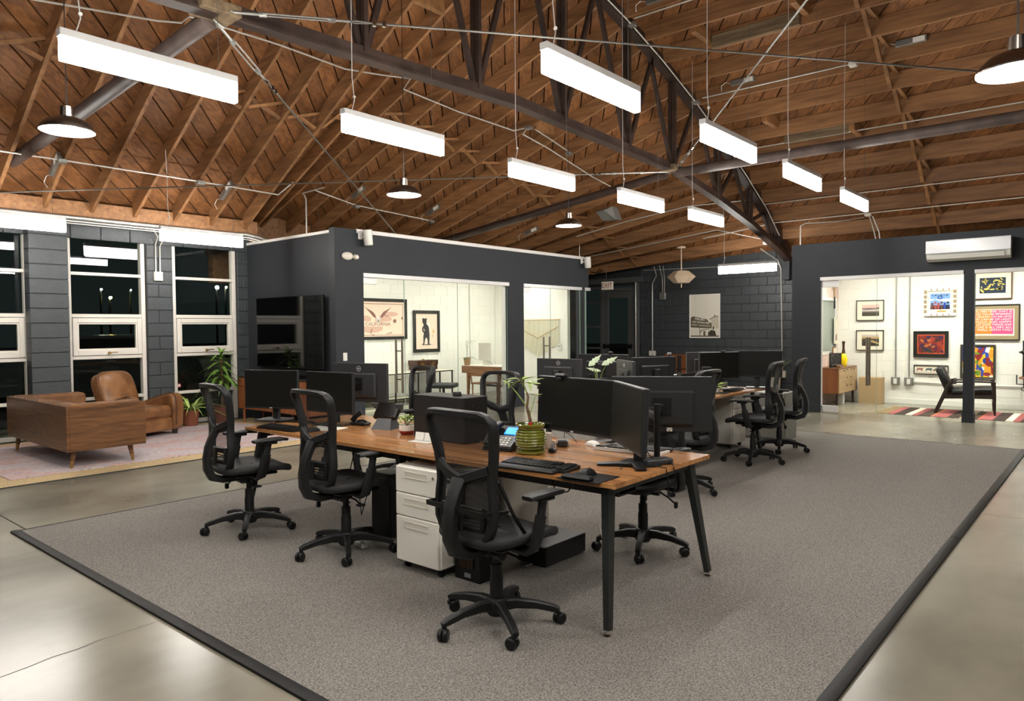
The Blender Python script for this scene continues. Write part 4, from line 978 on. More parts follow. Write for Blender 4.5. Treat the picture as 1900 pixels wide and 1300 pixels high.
# drawer cabinets
def cabinet(label, loc, rz, grp='white drawer cabinets', copy=None):
    t = thing('drawer_cabinet', label, 'cabinet', loc, rz, grp)          # front = local -y
    w, h, dp = .39, .60, .50
    part('body', MB().bx(-w / 2, w / 2, 0, dp, .052, .052 + h, .012), 'white_metal', t)
    for z0, z1 in ((.058, .338), (.342, .482), (.486, .648)):
        p = part('drawer_front', MB().bx(-w / 2 + .008, w / 2 - .008, -.014, .004, z0, z1, .006), 'white_metal', t)
        zc_ = z1 - .048
        part('recessed_grip', MB().bx(-.105, .105, -.0155, -.0135, zc_ - .019, zc_ + .019).bx(-.105, .105, -.0185, -.0135, zc_ - .021, zc_ - .016).bx(-.105, .105, -.0175, -.0135, zc_ + .016, zc_ + .020).bx(-.107, -.103, -.0175, -.0135, zc_ - .02, zc_ + .02).bx(.103, .107, -.0175, -.0135, zc_ - .02, zc_ + .02), 'white_shadow', p)
    part('lock', MB().cyl((.155, -.019, .605), (.155, -.012, .605), .010, n=12).box((.155, -.0195, .605), (.003, .002, .010)), 'chrome', t)
    for x in (-.15, .15):
        for y in (.05, .45): part('caster', MB().cyl((x - .012, y, .022), (x + .012, y, .022), .022, n=12).box((x, y, .045), (.03, .03, .014)), 'black', t)
    return t
cb = cabinet('white drawer cabinet on casters under the near desk, front facing the camera', (2.93, 3.26, .0105), FX)
dup(cb, (4.10, 3.35, .0105), -FX, 'white drawer cabinet under the near desk, half hidden behind the nearest chair')
dup(cb, (7.10, 3.62, .0105), 0.0, 'white drawer cabinet under the far desk, below the big monitor back')
dup(cb, (8.55, 3.62, .0105), 0.0, 'white drawer cabinet at the right end of the far desk')
single('paper_stack', MB().bx(-.11, .11, -.15, .15, 0, .05, .003), 'paper', 'stack of white paper on the drawer cabinet at the right end of the far desk', 'paper', (8.55, 3.85, .0105 + .653))
t = thing('storage_cabinet', 'low grey two-door cabinet standing under the far desk end', 'cabinet', (9.35, 3.95, .0105), FX)
part('body', MB().bx(-.62, .62, .0, .42, .0, .62, .004), 'grey_panel', t)
for s in (-1, 1): part('door', MB().bx(s * .31 - .305, s * .31 + .305, -.018, .0, .03, .60, .003), 'grey_panel', t)
# dark computer cases under the near desk
def tower(label, loc, rz, w, d_, h, group=None, knob=False):
    t = thing('computer_tower', label, 'computer', loc, rz, group)
    part('case', MB().bx(-w / 2, w / 2, 0, d_, 0.008, h, .004), 'bezel', t)
    part('front_panel', MB().bx(-w / 2, w / 2, -.018, .0, .008, h, .004), 'black', t)
    part('power_button', MB().cyl((-w * .2, -.022, h * .82), (-w * .2, -.018, h * .82), .008, n=10), 'chrome', t)
    for x in (-1, 1):
        for y in (.05, d_ - .05): part('foot', MB().cyl((x * w * .38, y, 0), (x * w * .38, y, .009), .012, n=8), 'black', t)
    return t
tower('black desktop computer case standing on the near desk', (3.455, 3.27, DT), 0, .21, .49, .305)
single('webcam_puck', MB().lathe([(.0001, 0), (.03, 0), (.032, .012), (.026, .026), (.0001, .027)], n=18), 'black', 'small black disc on top of the desktop computer case', 'device', (3.44, 3.42, DT + .305))
tower('black computer case on the carpet under the middle of the near desk', (3.30, 4.05, .0105), FX, .20, .45, .46)
tower('low black computer box on the carpet behind the nearest chair', (3.50, 2.82, .0105), FX, .22, .42, .13)
t = thing('space_heater', 'small black fan heater on the carpet beside the white cabinet', 'heater', (3.03, 2.945, .0105), FX)
part('body', MB().prism([(-.10, .0), (.10, 0), (.105, .06), (.085, .27), (.07, .29), (-.07, .29), (-.085, .27), (-.105, .06)], -.0, .14), 'black', t)
part('grille', MB().bx(-.055, .055, -.008, -.001, .075, .235, .003), 'black_soft', t)
gm = MB()
for i in range(9): gm.bx(-.05 + .0125 * i - .002, -.05 + .0125 * i + .002, -.012, -.008, .08, .23)
part('grille_bar', gm, 'brown_glaze', t, kind='stuff')
part('label_plate', MB().bx(-.02, .03, -.003, .001, .02, .045), 'grey_phone', t)

# ---------------------------------------------------------------- monitors (screen faces local -y)
def monitor(label, x, y, zbot, w, h, ang, group, stand='post', bez='bezel', logo=True, base_z=DT, tilt=0.0, chin=.018, mark=True):
    """ang: compass angle the screen faces (0 = +x)"""
    t = thing('monitor', label, 'monitor', (x, y, base_z), math.radians(ang + 90), group)
    z0 = zbot - base_z; z1 = z0 + h; T = Matrix.Translation((0, 0, (z0 + z1) / 2)) @ Matrix.Rotation(tilt, 4, 'X') @ Matrix.Translation((0, 0, -(z0 + z1) / 2))
    part('shell', MB().bx(-w / 2, w / 2, -.008, .022, z0, z1, .004, T).bx(-w * .32, w * .32, .02, .045, z0 + h * .12, z1 - h * .25, .012, T), bez, t)
    part('screen', MB().bx(-w / 2 + .007, w / 2 - .007, -.0095, -.007, z0 + chin, z1 - .008, 0, T), 'screen', t, smooth=False)
    part('vesa_plate', MB().bx(-.055, .055, .044, .052, z0 + h * .30, z0 + h * .30 + .11, .003, T), 'black', t)
    if mark:
        r = part('maker_mark', MB().bx(-.012, .012, -.0105, -.0090, z0 + chin * .3, z0 + chin * .7, 0, T), 'alu', t, smooth=False)
    if logo:
        ring = MB()
        zc_ = z1 - h * .14; n = 28; yb = .024
        vs = []; fs = []
        for k in range(n):
            a = 2 * PI * k / n
            for rr in (.0185, .0225): vs.append((rr * math.cos(a), yb, zc_ + rr * math.sin(a)))
        for k in range(n): k2 = (k + 1) % n; fs.append((2 * k, 2 * k + 1, 2 * k2 + 1, 2 * k2))
        part('logo_ring', ring.add(vs, fs, T), 'alu', t, fix=False)
        lo = letters('logo_letters', 'DELL', .0155, 'alu', t, None, spacing=.9); lo.matrix_local = T @ Matrix.Translation((0, yb, zc_)) @ Matrix.Rotation(PI, 4, 'Z')
    zc2 = z0 + h * .45
    if stand == 'post':
        part('neck', MB().bx(-.03, .03, .05, .085, .012, zc2 + .06, .006), bez, t)
        part('foot', MB().bx(-.13, .13, -.07, .14, 0, .014, .006), bez, t)
    elif stand == 'arm':
        part('arm', MB().tube([(0, .05, zc2), (0, .10, zc2), (.10, .22, zc2 - .01), (.04, .33, zc2 - .02)], .02, 8, sq=(.022, .018)), 'black', t)
        part('post', MB().cyl((.04, .34, .0), (.04, .34, zc2 + .05), .018, n=12).lathe([(.0001, 0), (.06, 0), (.06, .012), (.0001, .014)], (.04, .34, 0), 16), 'black', t)
    return t
GM = 'monitors on the desks'
# left workstation
monitor('left of the two dark screens at the left end of the near desk', 3.27, 5.44, .845, .52, .325, 203, GM, 'post', logo=False)
monitor('right of the two dark screens at the left end of the near desk', 3.38, 4.78, .845, .56, .325, 184, GM, 'post', logo=False)
monitor('monitor seen from the back, beside the two left screens, round emblem on its shell', 3.78, 4.90, .895, .57, .325, 14, GM, 'arm', 'bezel_grey')
# front workstation: two screens on one stand
monitor('wide dark screen at the near end of the desk, webcam on top', 3.43, 2.45, .885, .63, .325, 169, GM, 'none', logo=False, tilt=-.05)
monitor('angled screen joined to the right of the wide one, its edge toward the camera', 3.17, 1.93, .885, .58, .325, 137, GM, 'none', logo=False, tilt=-.05, mark=False)
t = thing('monitor_stand', 'black two-screen stand with a curved foot at the near end of the desk', 'stand', (3.46, 2.03, DT))
part('post', MB().bx(-.02, .02, -.03, .03, .01, .40, .006), 'black', t)
part('cross_bar', MB().tube([(-.0, .3, .27), (.0, .0, .29), (-.24, -.06, .27)], .014, 6, sq=(.02, .012)), 'black', t)
part('foot', MB().tube([(-.16, .17, .008), (-.10, .06, .012), (-.07, -.03, .014), (-.17, -.11, .008)], .03, 8, sq=[(.006, .03), (.011, .035), (.011, .04), (.006, .03)], up=(0, 0, 1)).lathe([(.0001, 0), (.12, 0), (.12, .010), (.0001, .013)], (.03, 0, 0), 20), 'black', t)
t = thing('webcam', 'black conference webcam on top of the wide near screen', 'webcam', (3.445, 2.56, 1.205), math.radians(169 + 90))
part('body', MB().box((0, .01, .012), (.10, .035, .026), .011), 'black', t); part('clip', MB().bx(-.02, .02, -.012, .04, -.015, .002, .003), 'black', t)
monitor('large monitor seen from the back at the near end, plain dark shell', 3.93, 2.15, .865, .60, .335, 31, GM, 'arm', 'bezel', logo=False)
t = thing('input_plate', 'small cream socket plate low on the big dark monitor back', 'plate', (3.905, 2.085, .875), math.radians(31 + 90))
part('plate', MB().bx(-.016, .016, .024, .028, 0, .022, .002), 'cream_plastic', t); part('socket', MB().bx(-.012, -.005, .0281, .029, .012, .018).bx(.005, .012, .0281, .029, .012, .018).bx(-.004, .004, .0281, .029, .003, .009), 'ink', t)
# far bench
monitor('monitor seen from the back on the far desk, left of the striped-leaf plant, round emblem', 5.98, 4.45, .86, .54, .325, 4, GM, 'post', 'bezel_grey')
monitor('monitor seen from the back right of the striped-leaf plant, slanting away, round emblem', 5.95, 3.63, .86, .54, .325, -42, GM, 'arm', 'bezel_grey')
monitor('big monitor back beside the chrome arms, webcam on its right corner', 6.38, 3.58, .88, .52, .325, 64, GM, 'post', 'bezel', logo=False)
monitor('curved-top monitor back farther behind, left of the exit door', 6.9, 4.52, .90, .62, .30, 8, GM, 'post', 'bezel', logo=False)
monitor('narrow monitor back with a lit rim, left of the two far right screens', 8.36, 3.98, .86, .50, .33, 55, GM, 'post', 'bezel_grey', logo=False)
monitor('left of the two far right screens, turned inward', 8.22, 3.72, .87, .55, .325, 238, GM, 'post', logo=False, mark=False)
monitor('right of the two far right screens, facing the camera', 8.64, 3.42, .88, .58, .325, 203, GM, 'post', logo=False, mark=False)
t = thing('webcam', 'small webcam on the right corner of the big far monitor back', 'webcam', (6.56, 3.50, 1.20), math.radians(154))
part('body', MB().box((0, 0, .03), (.05, .03, .03), .01).ball((0, -.015, .035), .012, 6), 'grey_phone', t); part('clip', MB().bx(-.012, .012, -.02, .02, -.004, .02, .003), 'black', t)
t = thing('webcam', 'dark round webcam on the curved-top monitor back, before the exit door', 'webcam', (6.91, 4.42, 1.20), math.radians(98))
part('body', MB().box((0, 0, .018), (.06, .035, .03), .012), 'black', t); part('clip', MB().bx(-.015, .015, -.02, .02, -.004, .004, .002), 'black', t)
t = thing('webcam', 'tiny webcam on the left of the two far right screens', 'webcam', (8.24, 3.68, 1.195), math.radians(238 + 90))
part('body', MB().box((0, 0, .010), (.07, .02, .018), .006), 'black', t); part('clip', MB().bx(-.012, .012, -.015, .015, -.004, .003, .002), 'black', t)
t = thing('screen_mount', 'black post with chrome double arms on the far desk, before the rust-brown bench', 'arm', (6.62, 3.42, DT))
part('post', MB().cyl((0, 0, 0), (0, 0, .47), .020, n=12).lathe([(.0001, 0), (.06, 0), (.06, .015), (.0001, .017)], n=16), 'black', t)
part('arm', MB().tube([(0, 0, .26), (.06, -.16, .29), (.04, -.26, .33)], .014, 8, sq=(.018, .014)), 'black', t); part('arm', MB().tube([(0, 0, .27), (-.1, .14, .25), (.08, .27, .28)], .014, 8, sq=(.018, .014)), 'chrome', t)
part('joint', MB().cyl((-.1, .14, .225), (-.1, .14, .285), .022, n=12), 'chrome', t); part('joint', MB().cyl((0, 0, .235), (0, 0, .30), .030, n=12), 'chrome', t); part('head', MB().box((.05, -.27, .33), (.03, .10, .06), .008), 'black', t)

# ---------------------------------------------------------------- things on the near desk
def keyboard(label, x, y, rz, w=.44, dp=.15, m='black', mk='black_soft', rest=True):
    t = thing('keyboard', label, 'keyboard', (x, y, DT), rz)              # front edge = local -y
    part('case', MB().add([(-w / 2, -dp / 2, .002), (w / 2, -dp / 2, .002), (w / 2, dp / 2, .002), (-w / 2, dp / 2, .002), (-w / 2, -dp / 2, .012), (w / 2, -dp / 2, .012), (w / 2, dp / 2, .022), (-w / 2, dp / 2, .022)],
         [(3, 2, 1, 0), (4, 5, 6, 7), (0, 1, 5, 4), (1, 2, 6, 5), (2, 3, 7, 6), (3, 0, 4, 7)]), m, t, smooth=False)
    km = MB(); n = 21
    for r in range(6):
        for c in range(n):
            if c in (15, 16) and r in (2, 3): continue
            if c == 14 or c == 17:
                if c == 17: continue
            xx = -w / 2 + .014 + (w - .028) * (c + .5) / n; yy = -dp / 2 + .012 + (dp - .02) * (r + .5) / 6; zz = .012 + .010 * (yy + dp / 2) / dp
            km.box((xx, yy, zz + .004), ((w - .028) / n * .82, (dp - .02) / 6 * .82, .009))
    part('keys', km, mk, t, smooth=False, kind='stuff')
    if rest: part('wrist_rest', MB().box((-.02, -dp / 2 - .035, .010), (w * .92, .065, .018), .008), 'black_soft', t)
    return t
keyboard('black keyboard with a padded wrist rest at the near end of the desk', 3.055, 2.42, math.radians(-90 + 4))
keyboard('flat black keyboard at the left end of the near desk', 3.02, 4.90, math.radians(-90 + 5), .43, .13, rest=False)
keyboard('pale keyboard with dark keys, behind the stand of the near screens', 3.80, 2.29, math.radians(90 + 6), .44, .16, 'white_plastic', 'black_soft')
single('mouse_pad', MB().prism([(-.12, -.10), (.12, -.10), (.12, .12), (-.12, .12)], -.002, .002, Matrix.Rotation(PI / 2, 4, 'X')), 'black', 'black mouse pad at the near front edge of the desk', 'mouse pad', (3.0, 2.05, DT + .002), math.radians(-88), smooth=False)
single('gel_rest', MB().box((0, 0, .011), (.17, .06, .02), .009), 'black_soft', 'black padded wrist rest on the mouse pad', 'wrist rest', (2.91, 2.06, DT + .0042), math.radians(-88))
def mouse(label, x, y, rz, m, z=DT):
    t = thing('mouse', label, 'mouse', (x, y, z), rz)
    part('body', MB().grid(lambda u, v: (.05 * math.cos(PI * u) * (1 - .1 * abs(v - .5)), .030 * math.cos(PI * v), .033 * max(0, math.sin(PI * u)) ** .6 * max(0, math.sin(PI * v)) ** .55 + .002), 12, 10), m, t, ang=1.5)
    part('wheel', MB().cyl((.028, -.003, .027), (.028, .003, .027), .008, n=10), 'chrome', t); return t
mouse('black computer mouse on the mouse pad', 3.02, 2.08, 0, 'black', DT + .0042)
mouse('white computer mouse by the pale keyboard', 3.82, 2.58, 1.2, 'white_plastic')
mouse('black computer mouse right of the flat left keyboard', 3.10, 4.60, 0, 'black')
t = thing('laptop_dock', 'grey and black docking box at the right edge of the near desk', 'dock', (3.52, 1.96, DT), math.radians(62))
part('case', MB().bx(-.045, .045, -.085, .085, .004, .032, .006), 'bezel_grey', t); part('foot_pad', MB().bx(-.04, .04, -.08, .08, 0, .004), 'black', t)
part('cable', MB().tube([(.02, .085, .016), (.05, .14, .012), (.02, .2, .005), (-.06, .26, .004)], .003, 5), 'black', t)
for k, pts in enumerate(([(3.45, 2.0, DT + .1), (3.50, 1.97, DT + .03), (3.44, 1.92, DT + .006), (3.45, 1.862, DT + .003), (3.45, 1.85, DT - .06), (3.47, 1.862, DT - .16)], [(3.55, 1.90, DT + .02), (3.53, 1.863, DT + .004), (3.53, 1.85, DT - .04), (3.55, 1.862, DT - .17)], [(3.48, 2.05, DT + .25), (3.56, 2.12, DT + .10), (3.6, 2.10, DT + .006), (3.54, 1.99, DT + .035)])):
    single('cable', MB().tube(pts, .003, 6), 'black', ('thin black cable hanging over the right end of the near desk', 'second black cable hanging over the right end of the near desk', 'black cable looping behind the two-screen stand')[k], 'cable')
t = thing('desk_phone', 'office phone with a lit blue display, left of the green pot', 'phone', (3.40, 2.96, DT), math.radians(-80))
T = Matrix.Rotation(math.radians(32), 4, 'X')
part('base', MB().prism([(-.10, 0), (.10, 0), (.10, .012), (-.10, .012)], -.11, .12).add([(-.10, -.10, .012), (.10, -.10, .012), (.10, .11, .012), (-.10, .11, .012), (-.10, -.10, .022), (.10, -.10, .022), (.10, .08, .135), (-.10, .08, .135)], [(4, 5, 6, 7), (0, 1, 5, 4), (1, 2, 6, 5), (2, 3, 7, 6), (3, 0, 4, 7)]), 'black', t, smooth=False)
T = Matrix.Translation((0, -.10, .0235)) @ Matrix.Rotation(math.radians(32.1), 4, 'X')
part('key_panel', MB().bx(-.03, .095, .01, .11, 0, .003, 0, T), 'grey_phone', t, smooth=False)
km = MB()
for r in range(4):
    for c in range(3): km.box((.0 + .028 * c, .022 + .02 * r, .005), (.018, .011, .005), 0, T)
part('keys', km, 'white_plastic', t, smooth=False, kind='stuff')
part('display', MB().bx(-.01, .085, .125, .19, .0, .004, 0, T), 'blue_screen', t, smooth=False)
part('handset', MB().tube([T @ Vector((-.068, .0, .02)), T @ Vector((-.068, .05, .042)), T @ Vector((-.068, .13, .042)), T @ Vector((-.068, .2, .02))], .02, 8, sq=[(.018, .024), (.012, .018), (.012, .018), (.018, .024)]), 'black', t)
t = thing('touch_terminal', 'black touch terminal on a folded stand, right of the left screens', 'terminal', (3.52, 4.28, DT), math.radians(-72))
part('stand', MB().add([(-.085, -.06, 0), (.085, -.06, 0), (.085, .10, 0), (-.085, .10, 0), (-.06, .0, .08), (.06, .0, .08), (.06, .06, .09), (-.06, .06, .09)], [(0, 1, 5, 4), (1, 2, 6, 5), (2, 3, 7, 6), (3, 0, 4, 7), (4, 5, 6, 7), (3, 2, 1, 0)]), 'bezel_grey', t, smooth=False)
part('body', MB().box((0, .05, .13), (.21, .035, .14), .008, Matrix.Translation((0, .05, .13)) @ Matrix.Rotation(math.radians(-38), 4, 'X') @ Matrix.Translation((0, -.05, -.13))), 'black_gloss', t)
part('card_reader', MB().box((.09, .07, .165), (.05, .05, .05), .006), 'bezel_grey', t); part('side_slot', MB().box((-.12, .07, .175), (.06, .03, .012), .005), 'black', t)
t = thing('handset_on_charger', 'black handset leaning on a flat charger, behind the left chair screens', 'phone', (3.55, 4.62, DT), math.radians(-75))
part('charger', MB().box((.0, 0, .011), (.16, .09, .022), .008).tube([(-.02, .0, .03), (.03, 0, .038), (.07, 0, .025)], .008, 6), 'black', t)
part('handset', MB().tube([(-.07, 0, .03), (-.04, 0, .07), (.02, 0, .105)], .02, 8, sq=[(.016, .022), (.013, .02), (.016, .022)], up=(0, 1, 0)), 'black_soft', t)
t = thing('card_holder', 'small white card holder before the black desktop computer case', 'card holder', (3.27, 3.58, DT), math.radians(-85))
part('tray', MB().bx(-.09, .09, -.05, .05, 0, .004, .001), 'white_plastic', t)
for s in (-1, 1): part('card_stack', MB().box((s * .042, .01, .035), (.075, .012, .055), .002, Matrix.Rotation(math.radians(-12), 4, 'X')), 'paper', t)
single('paper_sheets', MB().bx(-.10, .10, -.14, .14, 0, .003), 'paper', 'loose printed sheets behind the middle chair, on the near desk', 'paper', (3.25, 4.66, DT), .3, smooth=False)
t = thing('glass_box', 'clear glass box with a wood end, behind the middle chair', 'box', (3.44, 4.72, DT), .2)
part('glass_wall', MB().bx(-.05, .05, -.07, -.066, 0, .06).bx(-.05, .05, .066, .07, 0, .06).bx(-.05, -.046, -.066, .066, 0, .06).bx(.046, .05, -.066, .066, 0, .06), 'partition_glass', t, smooth=False); part('base', MB().bx(-.045, .045, -.06, .06, .0, .02), 'walnut', t)
t = thing('wide_monitor_foot', 'flat grey curved stand foot at the left end of the near desk', 'stand', (3.30, 5.10, DT), .2)
part('foot', MB().tube([(-.02, -.22, .006), (.05, -.1, .010), (.06, .0, .012), (.05, .1, .010), (-.02, .22, .006)], .03, 8, sq=(.006, .025), up=(0, 0, 1)), 'black_gloss', t); part('collar', MB().lathe([(.0001, .012), (.03, .012), (.028, .02), (.0001, .02)], (.06, 0, 0), 16), 'black', t)
t = thing('mug', 'white ceramic mug behind the green pot', 'mug', (3.58, 2.78, DT))
part('cup', MB().lathe([(.0001, 0), (.036, 0), (.040, .01), (.042, .095), (.039, .095), (.036, .015), (.0001, .012)], n=24), 'white_glaze', t); part('handle', MB().tube([(.02, -.036, .075), (.035, -.066, .065), (.035, -.066, .035), (.02, -.036, .022)], .006, 6), 'white_glaze', t)
t = thing('label_scanner', 'dark handheld device with a yellow tag, right of the mug', 'device', (3.70, 2.73, DT), .5)
part('body', MB().box((0, 0, .022), (.11, .075, .044), .010), 'bezel_grey', t); part('tag', MB().bx(-.02, .02, -.039, -.036, .026, .034), 'yellow', t); part('cable', MB().tube([(.05, 0, .03), (.09, .0, .08), (.12, -.04, .05), (.1, -.08, .006)], .003, 5), 'black', t)
t = thing('tape_dispenser', 'small dark dispenser squeezed between the pot and the screen', 'device', (3.47, 2.64, DT), .4)
part('body', MB().box((0, 0, .014), (.07, .04, .028), .008), 'black', t); part('roll', MB().lathe([(.012, -.008), (.024, -.008), (.024, .008), (.012, .008)], n=16, T=Matrix.Translation((.01, 0, .035)) @ Matrix.Rotation(PI / 2, 4, 'X')), 'grey_phone', t)
single('folder', MB().bx(-.15, .15, -.11, .11, 0, .006, .001, Matrix.Rotation(.35, 4, 'X')), 'paper', 'white open folder behind the green pot, next to the phone', 'folder', (3.72, 3.02, DT + .04), 1.35, smooth=False)
t = thing('power_strip', 'white power strip lying on the carpet behind the middle chair', 'power strip', (3.05, 3.98, .0105), 1.4)
part('strip', MB().box((0, 0, .018), (.13, .05, .036), .006), 'white_plastic', t)
for k in range(3): part('plug', MB().box((-.04 + .04 * k, 0, .05), (.024, .028, .03), .004), 'white_plastic', t)
for k, (lab, pts) in enumerate((('white cable dropping from the near end of the desk to the carpet', [(3.08, 1.97, .70), (3.02, 2.0, .5), (3.06, 1.98, .3), (3.05, 2.0, .02)]), ('black cable drooping under the near desk front', [(3.2, 2.46, .70), (3.12, 2.35, .60), (3.05, 2.22, .64), (3.0, 2.14, .71)]),
     ('white cable with two plugs hanging under the far desk', [(7.0, 3.52, .70), (7.02, 3.50, .4), (6.96, 3.48, .16), (6.96, 3.48, .10)]), ('tangle of black cables under the middle of the near desk', [(3.35, 4.4, .66), (3.30, 4.42, .45), (3.36, 4.36, .3), (3.30, 4.30, .5), (3.34, 4.26, .3), (3.32, 4.32, .12), (3.40, 4.45, .3), (3.36, 4.48, .6)]))):
    single('cable', MB().tube(pts, .004, 6), 'white_plastic' if k in (0, 2) else 'black', lab, 'cable')

# ---------------------------------------------------------------- plants
def leaf_mesh(L, w, droop, m, n=7, cup=.15, name='leaf'):
    vs = []; fs = []
    for i in range(n + 1):
        t = i / n; ww = w * math.sin(PI * (0.08 + .92 * t) ** .8) ** .9 if t < 1 else .0008
        x = L * t * (1 - .25 * droop * t); z = -droop * L * t * t * .8
        vs += [(x, -ww / 2, z + cup * ww), (x, 0, z), (x, ww / 2, z + cup * ww)]
        if i: a = 3 * (i - 1); fs += [(a, a + 3, a + 4, a + 1), (a + 1, a + 4, a + 5, a + 2)]
    me = MB().add(vs, fs).mesh(name, M[m], True, 1.5, False); return me
def put_leaf(me, parent, p, az, el, s=1.0, roll=0.0, name='leaf'):
    o = link(name, me, parent); o.matrix_local = Matrix.Translation(p) @ Matrix.Rotation(az, 4, 'Z') @ Matrix.Rotation(-el, 4, 'Y') @ Matrix.Rotation(roll, 4, 'X') @ Matrix.Scale(s, 4); return o
# corn plant before the corner window
t = thing('corn_plant', 'tall green corn plant with drooping glossy leaves at the corner window', 'plant', (5.80, 11.12, .0105))
part('pot', MB().lathe([(.0001, 0), (.12, 0), (.16, .27), (.155, .27), (.145, .24), (.0001, .23)], n=20), 'terracotta', t); part('soil', MB().lathe([(.145, .24), (.0001, .245)], n=20), 'soil', t)
part('stem', MB().tube([(0, 0, .23), (.01, .0, .6), (0, .01, 1.06)], .022, 8), 'stem', t)
LM = [leaf_mesh(.46, .085, d_, 'leaf', 8) for d_ in (1.2, 1.5, .95)]
for k in range(54):
    h = .62 + .50 * k / 53; az = k * 2.4; el = .35 + .75 * k / 53 + random.uniform(-.2, .2)
    put_leaf(LM[k % 3], t, (0, .01, h), az, el, random.uniform(.65, .95) * (1 - .35 * (k / 53)), random.uniform(-.3, .3))
t = thing('spider_plant', 'yellow-green arching spider plant in a red clay pot on the floor by the windows', 'plant', (5.30, 11.17, .0105))
part('pot', MB().lathe([(.0001, 0), (.10, 0), (.13, .22), (.14, .22), (.14, .25), (.125, .25), (.12, .22), (.0001, .21)], n=20), 'terracotta', t); part('soil', MB().lathe([(.12, .22), (.0001, .225)], n=16), 'soil', t)
LS = [leaf_mesh(.56, .034, d_, 'leaf_light', 9) for d_ in (1.6, 1.25, .95)]
for k in range(44): put_leaf(LS[k % 3], t, (random.uniform(-.03, .03), random.uniform(-.03, .03), .22), k * 2.4, random.uniform(.7, 1.35), random.uniform(.7, 1.1), random.uniform(-.4, .4))
# money tree in the ribbed green pot
t = thing('ribbed_pot', 'olive green ribbed pot on a saucer on the near desk', 'pot', (3.37, 2.73, DT + .0))
pr = [(.0001, .012), (.062, .012), (.068, .02)]
for i in range(8):
    z = .03 + .0165 * i; r = .070 + .026 * math.sin(PI * min(1, (i + 1.2) / 8.5)); pr += [(r - .003, z), (r + .002, z + .005), (r + .002, z + .010), (r - .003, z + .0155)]
pr += [(.084, .163), (.092, .170), (.093, .178), (.086, .181), (.080, .172), (.076, .15), (.0001, .148)]
part('pot_body', MB().lathe(pr, n=36), 'green_glaze', t, ang=1.2); part('saucer', MB().lathe([(.0001, 0), (.078, 0), (.088, .008), (.090, .022), (.084, .022), (.078, .010), (.0001, .010)], n=32), 'green_glaze', t)
p = thing('money_tree', 'small money tree with light green leaves growing in the ribbed pot', 'plant', (3.37, 2.73, DT + .149))
part('soil', MB().lathe([(.0755, .0), (.0001, .004)], n=20), 'soil', p)
A_, B_ = (-.095, .145), (.0, .0)
def rgt(u, f_, z): return (u * .6485 + f_ * .761, -u * .761 + f_ * .6485, z)       # u: to the right seen from the aisle
part('trunk', MB().tube([(0, 0, 0), rgt(-.005, 0, .06), rgt(-.02, 0, .13), rgt(-.012, 0, .19), rgt(-.02, 0, .22)], [.009, .008, .008, .007, .005], 8).tube([rgt(-.004, .004, .0), rgt(.004, .01, .05), rgt(-.012, .008, .12)], .006, 6), 'stem', p)
part('branch', MB().tube([rgt(-.018, 0, .13), rgt(-.075, 0, .21), rgt(-.13, .01, .275)], [.005, .004, .003], 6), 'stem_green', p); part('branch', MB().tube([rgt(-.02, 0, .215), rgt(-.035, 0, .26), rgt(-.05, 0, .285)], [.005, .004, .003], 6), 'stem_green', p); part('branch', MB().tube([rgt(.0, 0, .09), rgt(.015, 0, .14), rgt(.03, 0, .195)], [.004, .003, .002], 6), 'stem_green', p)
part('tie', MB().lathe([(.011, .022), (.012, .03), (.011, .038)], (-.0, 0, 0), 10), 'red', p)
LT = [leaf_mesh(.10, .026, d_, 'leaf_light', 6) for d_ in (.35, .6, .1)]
for (c, n_, s_) in ((rgt(-.135, .01, .28), 9, .8), (rgt(-.055, 0, .29), 9, .95), (rgt(.005, .02, .27), 7, .95), (rgt(.035, .0, .20), 7, .5)):
    for k in range(n_): put_leaf(LT[k % 3], p, c, 2 * PI * k / n_ + c[0] * 9, random.uniform(-.3, .7), s_ * random.uniform(.75, 1.1), random.uniform(-.4, .4))
# succulent
t = thing('succulent_pot', 'small white and red glazed pot left of the black desktop computer case', 'pot', (3.44, 3.93, DT))
part('lower_band', MB().lathe([(.0001, 0), (.042, 0), (.055, .012), (.059, .028), (.058, .03)], n=24), 'red_glaze', t); part('upper_band', MB().lathe([(.058, .03), (.060, .045), (.058, .066), (.052, .068), (.050, .055), (.0001, .052)], n=24), 'white_glaze', t)
p = thing('succulent', 'jade plant with plump pale green leaves in the white and red pot', 'plant', (3.44, 3.93, DT + .053))
part('soil', MB().lathe([(.049, 0), (.0001, .003)], n=16), 'soil', p)
part('stem', MB().tube([(0, 0, 0), (.01, .01, .03), (.02, .02, .06)], .004, 6).tube([(0, 0, 0), (-.02, .0, .03), (-.03, -.01, .05)], .004, 6).tube([(0, 0, .0), (0, -.02, .03), (.01, -.035, .045)], .004, 6), 'stem', p)
LJ = leaf_mesh(.035, .018, .1, 'leaf_light', 5, .3)
for k in range(46):
    r = random.uniform(.0, .045); a = k * 2.4; put_leaf(LJ, p, (r * math.cos(a), r * math.sin(a), random.uniform(.03, .072)), a + random.uniform(-.6, .6), random.uniform(-.1, 1.0), random.uniform(.7, 1.15), random.uniform(-.5, .5))
